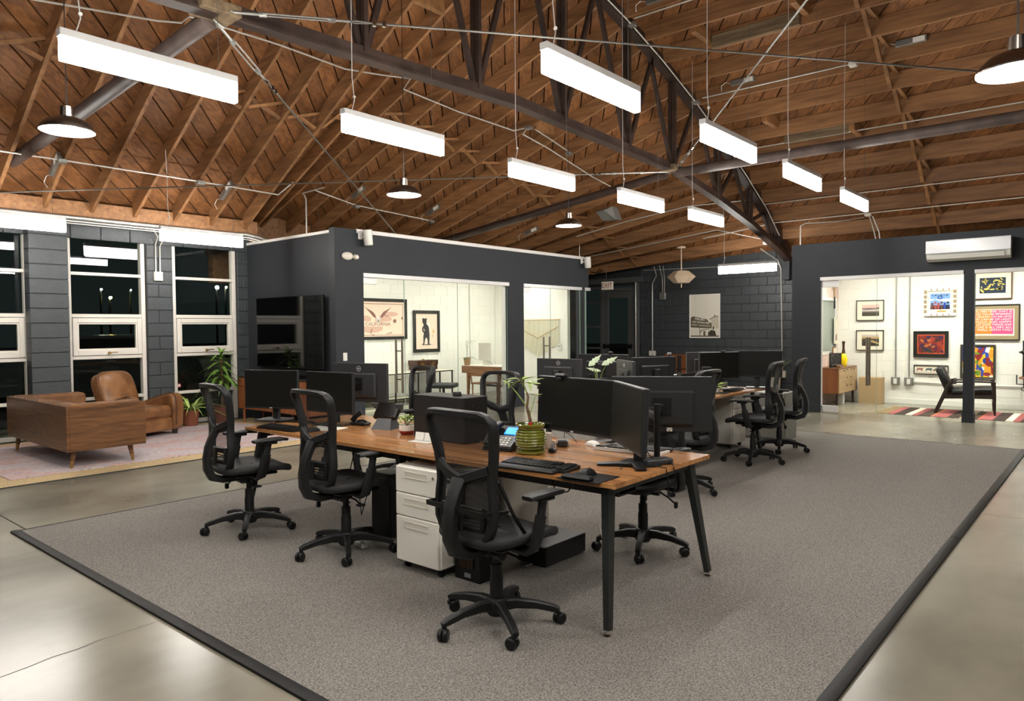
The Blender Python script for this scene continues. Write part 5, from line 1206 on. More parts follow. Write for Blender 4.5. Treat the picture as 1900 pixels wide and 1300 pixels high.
# alocasia on the far desk
t = thing('striped_leaf_plant', 'alocasia with large pale veined leaves standing up between the far monitors', 'plant', (5.98, 3.98, DT))
part('pot', MB().lathe([(.0001, 0), (.06, 0), (.08, .13), (.075, .13), (.07, .11), (.0001, .11)], n=20), 'white_glaze', t)
def alo(tip, base, name='leaf'):
    out = [(0, -.10), (.035, -.05), (.055, .0), (.035, .03), (.06, .07), (.035, .09), (.045, .13), (.02, .15), (.012, .19), (0, .23)]
    pol = out + [(-x, y) for x, y in out[-2:0:-1]]
    vs = [(0, .05, .012)] + [(x, y, -.12 * abs(x)) for x, y in pol]; n = len(pol)
    return MB().add(vs, [(0, 1 + k, 1 + (k + 1) % n) for k in range(n)])
for (u, f_, z, yaw, til, s_) in ((-.05, 0, .41, -.75, .85, .62), (.09, .0, .41, -1.0, .85, .62), (.0, .1, .33, 1.2, .6, .5)):
    c = rgt(u, f_, z); o = part('leaf', alo(0, 0), 'leaf_pale', t, fix=False)
    o.matrix_local = Matrix.Translation(c) @ Matrix.Rotation(math.radians(-49.6), 4, 'Z') @ Matrix.Rotation(til, 4, 'X') @ Matrix.Rotation(yaw, 4, 'Z') @ Matrix.Scale(s_, 4)
    part('leaf_stalk', MB().tube([(0, 0, .11), (c[0] * .4, c[1] * .4, .28), c], .004, 6), 'stem_green', t)
t = thing('fern', 'light green fern in a low pot under the far right screens', 'plant', (7.85, 3.60, DT))
part('pot', MB().lathe([(.0001, 0), (.05, 0), (.06, .05), (.0001, .05)], n=16), 'white_glaze', t)
for k in range(22): put_leaf(LT[k % 3], t, (0, 0, .05), k * 2.4, random.uniform(.2, 1.1), random.uniform(1.0, 1.6), random.uniform(-.4, .4))
t = thing('thin_leaf_plant', 'thin-leaved green plant against the back wall, right of the poster', 'plant', (16.0, 5.95, 0))
part('pot', MB().lathe([(.0001, 0), (.12, 0), (.15, .4), (.14, .4), (.0001, .38)], n=16), 'white_glaze', t)
LG = [leaf_mesh(.70, .022, d_, 'leaf_light', 8) for d_ in (.5, .25)]
for k in range(22): put_leaf(LG[k % 2], t, (0, 0, .38), k * 2.4, random.uniform(.9, 1.45), random.uniform(.7, 1.0), 0)
# clutter on the far desk
single('desk_tray', MB().bx(-.2, .2, -.13, .13, 0, .03, .004).bx(-.2, .2, -.13, -.12, .03, .06).bx(-.2, .2, .12, .13, .03, .06), 'black', 'black tray under the right-hand far screen', 'tray', (8.45, 3.9, DT), .2)
single('paper_stack', MB().bx(-.13, .13, -.10, .10, 0, .02, .002).bx(-.11, .12, -.09, .09, .02, .034, .002), 'paper', 'stack of white papers on the far desk, next to the big monitor back', 'paper', (7.25, 3.62, DT), .3)
single('mouse_pad', MB().bx(-.12, .12, -.1, .1, 0, .003), 'black', 'dark mouse pad at the front edge of the far desk', 'mouse pad', (7.75, 3.50, DT), .2, smooth=False)
keyboard('dark keyboard on the far desk, before the right-hand far screen', 8.15, 3.50, 0.1, .43, .13, rest=False)

# ---------------------------------------------------------------- television and sideboard
t = thing('television', 'huge black flat television on the charcoal wall, mirroring the windows', 'television', (6.5, 10.16, 1.47), FX)
part('shell', MB().bx(-.945, .945, -.075, -.045, -.57, .57, .004), 'black', t); part('screen', MB().bx(-.938, .938, -.0775, -.075, -.555, .563), 'tvscreen', t, smooth=False)
part('wall_bracket', MB().bx(-.35, .35, -.045, .0, -.25, .25, .004), 'black', t); part('maker_mark', MB().bx(-.03, .03, -.0775, -.075, -.566, -.559), 'alu', t, smooth=False)
t = thing('sideboard', 'long teak sideboard with tapered legs under the television', 'sideboard', (6.46, 10.0, 0.0), FX)
part('carcass', MB().bx(-1.0, 1.0, -.44, 0, .24, .74, .004), 'teak', t); part('top_panel', MB().bx(-1.0, 1.0, -.445, 0, .74, .765, .004), 'mahogany', t)
for i in range(4):
    dr = part('door', MB().bx(-.99 + .497 * i, -.5 + .497 * i, -.455, -.44, .25, .60, .003), 'teak', t); part('handle', MB().tube([(-.76 + .497 * i, -.455, .32), (-.745 + .497 * i, -.48, .32), (-.715 + .497 * i, -.48, .32), (-.70 + .497 * i, -.455, .32)], .006, 6), 'mahogany', dr)
    part('drawer', MB().bx(-.99 + .497 * i, -.5 + .497 * i, -.455, -.44, .61, .735, .003), 'teak', t)
for x in (-.9, -.03, .9):
    for y in (-.40, -.06): part('leg', MB().cyl((x, y, .25), (x, y, 0), .024, .014, n=10), 'teak', t)
t = thing('set_top_box', 'black media box on the teak sideboard below the television', 'box', (6.20, 9.55, .765), FX)
part('case', MB().bx(-.17, .17, -.10, .10, .004, .055, .004), 'black_gloss', t)
for x in (-.14, .14): part('foot', MB().bx(x - .015, x + .015, -.08, .08, 0, .004), 'black', t)
single('sound_bar', MB().box((0, 0, .03), (.55, .07, .06), .02), 'black', 'black sound bar on the teak sideboard', 'speaker', (6.22, 10.2, .765), FX)

# ---------------------------------------------------------------- fittings on the middle office front
def speaker(label, x):
    t = thing('wall_speaker', label, 'speaker', (x, 8.84, 2.92), 0, 'white wall speakers')
    part('body', MB().lathe([(.0001, -.15), (.058, -.148), (.068, -.135), (.072, .06), (.066, .085), (.0001, .09)], n=20, T=Matrix.Translation((0, -.12, 0)) @ Matrix.Rotation(math.radians(-6), 4, 'Y')), 'white_plastic', t, ang=.9)
    part('bracket', MB().tube([(-.05, 0, .0), (-.05, -.06, -.02), (-.03, -.1, 0)], .012, 6).bx(-.09, -.01, -.012, 0, -.05, .05, .004), 'white_plastic', t)
speaker('round white speaker on the left end of the middle office front', 6.90); speaker('round white speaker on the right end of the middle office front', 12.74)
t = thing('emergency_light', 'small oval cream emergency light on the charcoal office wall', 'light', (6.62, 8.84, 2.60))
part('body', MB().ball((0, 0, 0), .06, 10, Matrix.Translation((-.02, -.015, 0)) @ Matrix.Diagonal((1.75, .55, 1.0, 1))), 'cream_plastic', t); part('lamp_head', MB().lathe([(.0001, -.05), (.03, -.045), (.042, 0), (.0001, .012)], n=14, T=Matrix.Translation((.115, -.03, -.01)) @ Matrix.Rotation(PI / 2, 4, 'X') @ Matrix.Rotation(PI, 4, 'X')), 'cream_plastic', t)
t = thing('light_switch', 'white light switch on the charcoal wall left of the office glass', 'switch', (6.54, 8.84, 1.10))
part('plate', MB().bx(-.037, .037, -.007, 0, -.06, .06, .003), 'white_plastic', t); part('rocker', MB().bx(-.016, .016, -.012, -.007, -.033, .033, .002), 'paper', t)
t = thing('air_conditioner', 'long glossy white split air conditioner on the right office wall', 'air conditioner', (12.9, 1.82, 2.48), FX)
prof = [(-.0, .0), (-.10, .0), (-.165, .035), (-.20, .10), (-.205, .115), (-.205, .30), (-.19, .315), (0, .315)]
def ext(pts, x0, x1): 
    n = len(pts); return MB().add([(x0, y, z) for y, z in pts] + [(x1, y, z) for y, z in pts], [tuple(range(n)), tuple(range(2 * n - 1, n - 1, -1))] + [(i, (i + 1) % n, n + (i + 1) % n, n + i) for i in range(n)])
part('lower_housing', ext([(-.0, .0), (-.10, .0), (-.165, .035), (-.196, .10), (-.198, .115), (0, .115)], -.54, .54), 'ac_low', t, ang=.5)
part('front_cover', ext([(-.0, .115), (-.206, .115), (-.208, .30), (-.19, .315), (0, .315)], -.545, .545), 'ac_white', t, ang=.4)
part('louver', MB().add([(-.47, -.172, .030), (.47, -.172, .030), (.47, -.204, .095), (-.47, -.204, .095), (-.47, -.165, .030), (.47, -.165, .030), (.47, -.19, .095), (-.47, -.19, .095)], [(0, 1, 2, 3), (7, 6, 5, 4), (0, 4, 5, 1), (2, 6, 7, 3), (0, 3, 7, 4), (1, 5, 6, 2)]), 'ac_low', t, smooth=False)
part('louver_gap', MB().tube([(-.475, -.1705, .026), (.475, -.1705, .026), (.475, -.205, .099), (-.475, -.205, .099)], .0022, 4, closed=True), 'joint', t)
part('seam_strip', MB().bx(-.545, .545, -.2095, -.19, .112, .120), 'grey_phone', t)
t = thing('exit_sign', 'cream EXIT sign with red letters hanging by the back door', 'sign', (14.5, 9.36, 2.40), FX)
part('box', MB().bx(-.155, .155, -.025, .025, 0, .19, .006), 'exit_face', t); letters('lettering', 'EXIT', .155, 'exit_red', t, (0, -.027, .095), spacing=.92)
part('hanging_wire', MB().cyl((-.03, 0, .19), (-.03, 0, .60), .006, n=6), 'cable', t)
single('cable_bundle', MB().tube([(14.6, 9.9, 2.86), (14.6, 9.7, 2.80), (14.5, 9.5, 2.86), (14.7, 9.7, 2.92), (14.9, 9.95, 2.84)], .012, 6).tube([(14.6, 9.95, 2.80), (14.5, 9.6, 2.74), (14.5, 9.1, 2.78), (14.9, 8.9, 2.86)], .008, 6), 'black', 'tangled cables hanging from the rafters left of the exit sign', 'cable')
t = thing('duct_box', 'dark round duct end beside the office corner, above the exit sign', 'duct', (14.2, 10.0, 2.70))
part('duct', MB().cyl((0, -.2, 0), (0, .4, 0), .16, n=18), 'steel', t); part('strap', MB().cyl((0, -.05, .16), (0, -.05, .86), .01, n=5), 'galv', t)
t = thing('outlet', 'white double outlet at the foot of the hooked conduit on the back wall', 'outlet', (16.29, 9.16, .84), FX)
part('plate', MB().bx(-.09, -.01, -.04, 0, -.06, .06, .005), 'white_plastic', t); part('plate', MB().bx(.01, .09, -.04, 0, -.06, .06, .005), 'white_plastic', t)
t = thing('outlet_box', 'grey metal box under the pair of short conduits on the back wall', 'box', (16.29, 8.85, 2.28), FX)
part('box', MB().bx(-.08, .08, -.07, 0, -.09, .09, .006), 'box_metal', t)
t = thing('outlet', 'cream outlet box low on the back wall, right of the far screens', 'outlet', (16.29, 5.86, .42), FX)
part('box', MB().bx(-.08, .08, -.05, 0, -.08, .08, .005), 'cream_plastic', t)
# rust-brown bench by the back wall
t = thing('booth_bench', 'rust-brown tufted bench against the back wall behind the far monitors', 'bench', (15.75, 7.9, 0), FX)
part('base', MB().bx(-.75, .75, -.35, .25, .05, .36, .01), 'mahogany', t); part('seat', MB().bx(-.75, .75, -.38, .2, .36, .47, .03), 'orange_sofa', t); part('back', MB().bx(-.75, .75, .15, .32, .47, .84, .03), 'orange_sofa', t)
for i in range(5): part('button', MB().ball((-.6 + .3 * i, .145, .68), .015, 6), 'brass', t)

# ---------------------------------------------------------------- framed things (local x right, z up, front -y)
def picture(label, loc, rz, w, h, fw, fm, mm, mw, cat='picture', depth=.03, group=None):
    t = thing('framed_picture', label, cat, loc, rz, group)
    part('frame', MB().bx(-w / 2, w / 2, -depth, 0, h / 2 - fw, h / 2, .003).bx(-w / 2, w / 2, -depth, 0, -h / 2, -h / 2 + fw, .003).bx(-w / 2, -w / 2 + fw, -depth, 0, -h / 2 + fw, h / 2 - fw, .003).bx(w / 2 - fw, w / 2, -depth, 0, -h / 2 + fw, h / 2 - fw, .003), fm, t)
    part('mount', MB().bx(-w / 2 + fw, w / 2 - fw, -.012, -.004, -h / 2 + fw, h / 2 - fw), mm, t, smooth=False)
    return t
def flat(t, name, polys, m, y=-.0125, th=.0012):
    mb_ = MB()
    for p in polys: mb_.prism(p, y - th, y)
    return part(name, mb_, m, t, smooth=False)
def rect(x0, x1, z0, z1): return [(x0, z0), (x1, z0), (x1, z1), (x0, z1)]
def ell(cx, cz, rx, rz_, n=14): return [(cx + rx * math.cos(2 * PI * k / n), cz + rz_ * math.sin(2 * PI * k / n)) for k in range(n)]
def colmat(n, rgb, rough=.7): 
    if n not in M: M[n] = mat(n, lin(*rgb), rough)
    return n
# poster on the back wall
colmat('sepia_sky', (214, 208, 194)); colmat('sepia_dark', (58, 52, 40)); colmat('sepia_mid', (92, 84, 66)); colmat('sepia_light', (190, 180, 160)); colmat('sepia_pale', (232, 226, 212))
t = picture('tall sepia poster of an old pier sign on the charcoal back wall', (16.295, 7.74, 1.76), FX, .79, 1.06, .022, 'paper', 'sepia_sky', 0, 'poster')
flat(t, 'print_ground', [rect(-.365, .365, -.50, -.47)], 'sepia_mid')
flat(t, 'print_sign', [[(-.365, -.27), (.18, -.30), (.185, -.17), (.10, -.14), (.07, -.08), (-.02, -.055), (-.31, .0), (-.365, -.04)]], 'sepia_mid', -.0137)
flat(t, 'print_shape', [[(.13, -.085), (.24, -.03), (.34, -.01), (.355, .0), (.34, .005), (.24, -.015), (.13, -.07)], rect(.25, .27, -.02, .03), rect(.21, .24, -.33, -.25), [(.09, -.47), (.09, -.40), (.17, -.33), (.27, -.36), (.30, -.47)]], 'sepia_dark', -.0137)
flat(t, 'print_tower', [[(.14, -.08), (.24, -.03), (.355, -.01), (.355, -.3), (.20, -.3), (.19, -.17)]], 'sepia_light')
flat(t, 'print_post', [rect(-.13, -.115, -.47, -.29), rect(.10, .11, -.45, -.30), [(-.12, -.38), (-.05, -.32), (.08, -.315), (.08, -.33), (-.04, -.335), (-.11, -.40)], rect(-.03, .02, -.47, -.36)], 'sepia_mid', -.0137)
flat(t, 'print_rope', [[(-.25, .47), (-.22, .3), (-.25, .0), (-.255, .0), (-.225, .3), (-.26, .47)], [(.03, .47), (.05, .3), (.035, .02), (.031, .02), (.045, .3), (.025, .47)]], 'sepia_light')
for s_, z, b, x in ((.085, -.075, 'MALIBU', -.12), (.062, -.155, 'ORT FISHING PIER', -.10), (.042, -.225, 'LIVE BAIT - CHARTER BOATS', -.10)):
    o = letters('lettering', b, s_, 'sepia_pale', t, (x, -.0152, z), spacing=.9); o.rotation_euler = (0, math.radians(5), 0)
    w_ = max(v.co.x for v in o.data.vertices) - min(v.co.x for v in o.data.vertices); lim = (.40, .50, .50)[(.085, .062, .042).index(s_)]
    if w_ > lim: o.scale = (lim / w_, 1, 1)
# right office pictures
XR = 15.295
def land(label, z, cols):
    t = picture(label, (XR, 3.80, z), FX, .50, .40, .014, 'frame_black', 'mount', 0, group=None)
    for i, (a, b, c) in enumerate(cols): flat(t, 'print', [rect(-.145, .165, a, b)], c)
    return t
colmat('dusk_pink', (214, 178, 166)); colmat('dusk_lilac', (150, 120, 128)); colmat('dusk_grey', (92, 84, 80)); colmat('dusk_dark', (66, 60, 50)); colmat('pale_grey', (190, 178, 170)); colmat('straw', (178, 150, 100)); colmat('olive_dark', (52, 46, 34))
t = land('black-framed pink dusk landscape, upper of the two at left in the right office', 1.795, ((-.11, -.05, 'dusk_dark'), (-.05, -.02, 'dusk_grey'), (-.02, .025, 'pale_grey'), (.025, .05, 'dusk_lilac'), (.05, .11, 'dusk_pink')))
flat(t, 'print_hill', [[(-.145, .015), (-.02, .04), (.08, .03), (.165, .06), (.165, .025), (-.145, .01)]], 'dusk_grey', -.0137)
t = land('black-framed dark golden landscape, lower of the two at left in the right office', 1.21, ((-.11, -.03, 'olive_dark'), (-.03, .03, 'dusk_dark'), (.03, .07, 'straw'), (.07, .11, 'pale_grey')))
flat(t, 'print_path', [[(-.02, -.02), (.165, -.08), (.165, -.05), (.05, .0)]], 'straw', -.0137)
# the patterned square frame with an eye
t = picture('square picture with a blue eye in a silver and brown patterned frame', (XR, 2.605, 1.92), FX, .52, .51, .05, 'white_plastic', 'mount', 0)
fm = MB()
for i in range(5):
    fm.bx(-.26, -.215, -.032, -.03, -.2 + .09 * i, -.14 + .09 * i).bx(.215, .26, -.032, -.03, -.2 + .09 * i, -.14 + .09 * i)
    if i < 4: fm.bx(-.15 + .095 * i, -.13 + .095 * i, -.032, -.03, .215, .25).bx(-.15 + .095 * i, -.13 + .095 * i, -.032, -.03, -.25, -.215)
part('frame_inlay', fm, 'mount_tan', t, smooth=False)
colmat('sky_blue', (120, 160, 214)); colmat('mist', (196, 205, 214)); colmat('deep_blue', (28, 60, 140)); colmat('crowd_red', (150, 70, 66)); colmat('crowd_brown', (96, 60, 60)); colmat('navy', (30, 42, 62)); colmat('lemon', (206, 190, 96)); colmat('hot_orange', (244, 126, 42)); colmat('hot_pink', (230, 74, 124)); colmat('mola_orange', (206, 84, 34))
flat(t, 'print_sky', [rect(-.16, .16, .0, .16)], 'sky_blue'); flat(t, 'print_cloud', [rect(-.16, .16, -.02, .06)], 'mist', -.0127); flat(t, 'print_hill', [[(-.16, .02), (-.08, .05), (.0, .02), (.16, .0), (.16, -.13), (-.16, -.13)]], 'sky_blue', -.0139)
flat(t, 'print_eye', [ell(0, .085, .045, .035)], 'deep_blue', -.0139); flat(t, 'print_iris', [ell(0, .085, .024, .024)], 'sky_blue', -.0152); flat(t, 'print_pupil', [ell(.003, .085, .009, .009)], 'ink', -.0164)
for i in range(6): flat(t, 'print_figure', [ell(-.125 + .05 * i, -.03 + .02 * (i % 2), .022, .022, 8), [(-.16 + .05 * i, -.13), (-.09 + .05 * i, -.13), (-.10 + .05 * i, -.05), (-.15 + .05 * i, -.05)]], ('crowd_brown', 'crowd_red', 'crowd_red', 'crowd_brown', 'deep_blue', 'navy')[i], -.0152)
for i, c_ in enumerate('~~~~~~'): flat(t, 'print_script', [rect(-.13 + .045 * i, -.10 + .045 * i, .118, .128 + .008 * (i % 2))], 'ink', -.0139)
flat(t, 'title_plate', [rect(-.05, .095, -.185, -.155)], 'gold')
# navy and yellow botanical print
t = picture('brown-framed navy and yellow botanical print, top right in the right office', (XR, 1.79, 2.19), FX, .575, .485, .018, 'frame_brown', 'mount', 0)
flat(t, 'print', [rect(-.20, .19, -.135, .14)], 'navy')
random.seed(21)
lf = []
for i in range(26):
    cx, cz = random.uniform(-.17, .16), random.uniform(-.11, .115); a = random.uniform(0, PI); L1 = random.uniform(.02, .045); w1 = L1 * random.uniform(.25, .5)
    lf.append([(cx + L1 * math.cos(a) * math.cos(q) - w1 * math.sin(a) * math.sin(q), cz + L1 * math.sin(a) * math.cos(q) + w1 * math.cos(a) * math.sin(q)) for q in [2 * PI * k / 8 for k in range(8)]])
for i in range(5): a = 2 * PI * i / 5; lf.append([(-.11, .09), (-.11 + .05 * math.cos(a), .09 + .045 * math.sin(a)), (-.11 + .03 * math.cos(a + .5), .09 + .03 * math.sin(a + .5))])
flat(t, 'print_leaf', lf, 'lemon', -.0139)
# orange and pink lettering
t = picture('large orange and pink print covered in white hand lettering', (XR, 1.79, 1.535), FX, .81, .64, .02, 'frame_black', 'mount_tan', 0)
flat(t, 'print_paper', [rect(-.36, .32, -.235, .235)], 'mount'); flat(t, 'print', [rect(-.345, -.01, -.205, .225)], 'hot_orange', -.0139); flat(t, 'print', [rect(-.01, .305, -.205, .225)], 'hot_pink', -.0139)
rows = ['YOU ARE HERE THAT IS', 'GOOD YOU ARE REMAINING', 'THE GROUND YOU ARE UPON', 'AND CAN BE OF LIGHT', 'BEHOLD AND HAPPY', 'SO LET SOME THINGS AND', 'MY LIFE IS ALL MAY ALL', 'BE WELL WITH YOU']
for i, r_ in enumerate(rows):
    o = letters('lettering', r_, .050, 'white_ink', t, (-.02, -.0153, .195 - .047 * i), shear=.15)
    w_ = max(v.co.x for v in o.data.vertices) - min(v.co.x for v in o.data.vertices); o.scale = (.60 / w_, 1, 1)
# dark red textile
M['mola'] = cells_mat('red_textile', [lin(120, 34, 26), lin(86, 26, 30), lin(150, 52, 30), lin(60, 30, 66), lin(120, 34, 26), lin(170, 96, 50), lin(96, 30, 28), lin(40, 44, 40)], 17, .8, (1, 1, 1.2))
t = picture('dark red stitched textile in a wide black frame, centre of the right office wall', (XR, 2.75, 1.14), FX, .575, .49, .012, 'frame_black', 'frame_black', 0)
flat(t, 'print_border', [rect(-.222, .222, -.178, .178)], 'mola_orange'); flat(t, 'print', [rect(-.208, .208, -.164, .164)], 'mola', -.0139)
# narrow animal strip
t = picture('narrow black-framed strip with three embroidered animals, below the red textile', (XR, 2.745, .665), FX, .57, .175, .014, 'frame_black', 'mount', 0)
colmat('faded_rose', (150, 100, 90)); colmat('faded_teal', (80, 98, 96))
flat(t, 'print_line', [rect(-.26, .26, .052, .058), rect(-.26, .26, -.058, -.052)], 'faded_rose')
def beast(cx): return [[(cx - .055, -.035), (cx - .045, -.035), (cx - .04, -.01), (cx + .02, -.01), (cx + .028, -.035), (cx + .038, -.035), (cx + .042, .0), (cx + .06, .01), (cx + .055, .025), (cx + .03, .03), (cx - .04, .028), (cx - .055, .01)]]
flat(t, 'print_animal', beast(-.18), 'faded_rose'); flat(t, 'print_animal', beast(-.03), 'faded_teal'); flat(t, 'print_animal', beast(.11), 'faded_teal')
flat(t, 'print_flower', [ell(.045 + .0, -.01, .018, .016, 8), ell(.205, .02, .018, .015, 8), ell(.205, -.025, .018, .015, 8), ell(-.105, .035, .008, .008, 6)], 'faded_rose')
# many-coloured painting
M['crowd'] = cells_mat('market_crowd_paint', [lin(235, 176, 30), lin(44, 70, 170), lin(132, 30, 30), lin(240, 236, 226), lin(232, 150, 40), lin(150, 40, 34), lin(96, 130, 30), lin(40, 64, 160), lin(240, 200, 40)], 17, .5, (1, 1, .75))
t = picture('bright painting of many coloured figures, behind the column of the right office', (XR, 2.005, .83), FX, .54, .62, .036, 'olive_dark', 'ink', 0)
flat(t, 'print', [rect(-.234, .234, -.274, .274)], 'crowd'); colmat('melon_green', (110, 140, 40)); colmat('melon_red', (150, 34, 60)); colmat('ochre', (226, 156, 40))
flat(t, 'print_fruit', [[(-.14, -.14), (-.08, -.24), (-.02, -.19), (-.05, -.13)]], 'ochre', -.0139); flat(t, 'print_fruit', [ell(.0, -.2, .045, .05), ell(-.02, .15, .05, .02)], 'melon_green', -.0139); flat(t, 'print_fruit', [ell(.14, -.22, .06, .03), ell(-.19, -.16, .03, .05)], 'melon_red', -.0139)
flat(t, 'print_figure', [rect(-.21, -.17, -.12, -.02), rect(-.14, -.10, -.12, -.03), rect(-.07, -.02, -.12, -.02), rect(.1, .2, -.2, -.08)], 'ochre', -.0139)
flat(t, 'print_figure', [ell(-.12, .02, .025, .05), ell(.10, .02, .025, .05), ell(-.12, .13, .03, .04)], 'deep_blue', -.0152)
# middle office pictures (rear wall)
YR = 11.495
colmat('old_paper', (232, 206, 186)); colmat('sepia_red', (134, 88, 78)); colmat('faint_red', (206, 166, 148))
t = picture('wide black-framed sepia print with a winged emblem and CALIFORNIA banner', (9.32, YR, 1.715), 0, 1.52, .83, .06, 'frame_black', 'old_paper', 0)
flat(t, 'print_border', [rect(-.66, .66, .30, .312), rect(-.66, .66, -.335, -.325), rect(.645, .655, -.33, .31), rect(-.655, -.645, -.33, .31)], 'sepia_red')
flat(t, 'print_cloud', [ell(-.18, -.19, .3, .09), ell(.14, -.02, .22, .1), ell(-.33, .0, .16, .07), ell(.32, .1, .2, .05)], 'faint_red')
for s in (-1, 1):
    w_ = [(s * .05, .0), (s * .12, .02), (s * .20, .10), (s * .36, .24), (s * .30, .20), (s * .24, .17), (s * .14, .13), (s * .08, .07)]
    flat(t, 'print_wing', [[(x, z + .02) for x, z in w_], [(s * .06, -.13), (s * .24, -.14), (s * .10, -.09)]], 'sepia_red', -.0139)
flat(t, 'print_banner', [[(-.42, -.02), (-.3, -.05), (.0, -.065), (.3, -.04), (.38, -.01), (.38, -.12), (.3, -.14), (.0, -.155), (-.3, -.15), (-.42, -.13)]], 'old_paper', -.0152)
flat(t, 'print_skull', [ell(0, .0, .05, .05), rect(-.022, .022, -.07, -.03)], 'paper', -.0166); flat(t, 'print_eyes', [ell(-.017, .0, .012, .013, 8), ell(.017, .0, .012, .013, 8)], 'sepia_red', -.018)
o = letters('lettering', 'CALIFORNIA', .10, 'sepia_red', t, (-.01, -.0168, -.105)); w_ = max(v.co.x for v in o.data.vertices) - min(v.co.x for v in o.data.vertices); o.scale = (.64 / w_, 1, 1)
flat(t, 'print_scroll', [ell(-.46, -.06, .05, .05, 9), ell(.43, -.04, .045, .04, 9), [(-.22, -.30), (-.2, -.31), (-.09, -.33), (-.1, -.315)], [(-.17, -.20), (-.15, -.2), (-.19, -.29), (-.21, -.29)], [(.2, -.30), (.35, -.27), (.36, -.285), (.21, -.31)], [(.6, .02), (.64, .06), (.64, -.03)]], 'sepia_red', -.0139)
flat(t, 'print_tablet', [[(.37, -.15), (.5, -.11), (.57, -.17), (.53, -.29), (.40, -.29)], [(-.6, -.17), (-.42, -.18), (-.34, -.3), (-.56, -.31)]], 'old_paper', -.0152)
t = picture('upright black-framed print of a standing dark bear on cream paper', (10.64, YR, 1.455), 0, .77, .90, .07, 'frame_black', 'old_paper', 0)
colmat('fur', (44, 44, 46)); colmat('sand', (214, 178, 120))
flat(t, 'print_bear', [ell(-.06, .215, .065, .065, 12), ell(-.105, .265, .022, .022, 8), ell(-.01, .265, .022, .022, 8), [(-.08, .17), (-.01, .17), (.06, .10), (.085, -.08), (.075, -.26), (.10, -.285), (.03, -.285), (.02, -.17), (-.02, -.13), (-.05, -.18), (-.075, -.285), (-.135, -.285), (-.10, -.25), (-.10, -.10), (-.06, .02), (-.10, .10)], [(-.09, .12), (-.13, .08), (-.13, .0), (-.06, -.05), (-.05, -.02), (-.09, .02)]], 'fur', -.0139)
flat(t, 'print_ground', [[(-.19, -.295), (-.05, -.28), (.05, -.275), (.19, -.29), (.05, -.30)]], 'sepia_mid'); flat(t, 'print_map', [[(.02, .17), (.07, .20), (.10, .15), (.06, .06), (.03, .08)]], 'paper'); flat(t, 'print_stain', [ell(.20, .0, .03, .05), ell(.17, -.10, .02, .03)], 'sand')
flat(t, 'print_caption', [rect(-.06, .08, -.375, -.368), rect(-.02, .04, -.39, -.384)], 'sand')
t = thing('small_gold_picture', 'small gold-edged tile leaning on the lower left corner of the wide sepia print', 'tile', (8.83, YR - .035, 1.34))
part('tile', MB().bx(-.09, .09, -.012, 0, -.075, .075, .003), 'gold', t); flat(t, 'print', [rect(-.075, .075, -.06, .02)], 'paper', -.0121)
# macrame on the end wall
t = thing('macrame_hanging', 'cream macrame wall hanging ending in a point, on the white end wall', 'wall hanging', (12.875, 10.17, 1.69), FX)
part('rod', MB().cyl((-.62, -.02, 0), (.62, -.02, 0), .012, n=8), 'bead', t)
cm_ = MB(); cm2 = MB(); nb = 34
for i in range(nb):
    x = -.58 + 1.16 * i / (nb - 1); L1 = .55 + .28 * (1 - abs(x) / .58) + random.uniform(-.01, .01); vx = -.16 - .26 * (1 - abs(x) / .58)
    cm_.tube([(x, -.022, 0), (x, -.026, vx), (x + random.uniform(-.004, .004), -.02, -L1)], [.0085, .011, .0125], 5)
    cm2.ball((x, -.038, vx), .014, 5)
part('cords', cm_, 'macrame', t, kind='stuff'); part('knots', cm2, 'bead', t, kind='stuff')
t = thing('thermostat', 'white thermostat right of the macrame hanging', 'thermostat', (12.88, 9.56, 1.08), FX)
part('case', MB().bx(-.045, .045, -.028, 0, -.075, .075, .008), 'white_plastic', t); part('sensor', MB().box((-.012, -.029, .02), (.024, .004, .024)), 'ink', t)
# middle office furniture
t = thing('console_table', 'long thin black metal console with a pale top behind the office glass', 'table', (9.9, 11.2, 0))
part('top', MB().bx(-1.6, 1.05, -.20, .20, .615, .635, .003), 'mount', t)
for x in (-1.58, -.55, .4, 1.03):
    for y in (-.19, .19): part('leg', MB().bx(x - .012, x + .012, y - .012, y + .012, 0, .62), 'black', t, smooth=False)
part('frame', MB().bx(-1.6, 1.05, -.205, -.19, .60, .62).bx(-1.6, 1.05, .19, .205, .60, .62).bx(-1.6, 1.05, -.2, -.185, .1, .12).bx(-1.6, 1.05, .185, .2, .1, .12), 'black', t, smooth=False)
part('shelf', MB().bx(-1.58, 1.03, -.185, .185, .105, .115), 'mount', t, smooth=False)
t = thing('sewing_box', 'dark wooden cantilever sewing box with small brass knobs on the console', 'box', (10.27, 11.2, .635))
part('lower_tray', MB().bx(-.29, .29, -.13, .13, .02, .12, .004), 'box_brown', t); part('upper_tray', MB().bx(-.30, -.005, -.14, .14, .12, .22, .004).bx(.005, .30, -.14, .14, .12, .22, .004), 'box_brown', t)
part('handle', MB().bx(-.03, .03, -.01, .01, .22, .245, .004), 'brass', t)
for s in (-1, 1):
    for k in range(3): part('hinge_arm', MB().cyl((s * .12 - .06 * s + .03 * k * s, -.145, .06), (s * .12 + .03 * k * s + .02 * s, -.145, .17), .005, n=5), 'brass', t)
for x in (-.25, .25):
    for y in (-.1, .1): part('foot', MB().cyl((x, y, 0), (x, y, .022), .012, n=6), 'brass', t)
t = thing('writing_desk', 'mid-brown wooden writing desk with a white top inside the middle office', 'desk', (10.86, 9.82, 0), FX)
part('apron', MB().bx(-.54, .54, -.30, .30, .60, .745, .004), 'brown_wood', t); part('top', MB().bx(-.54, .54, -.30, .30, .745, .758, .003), 'white_metal', t)
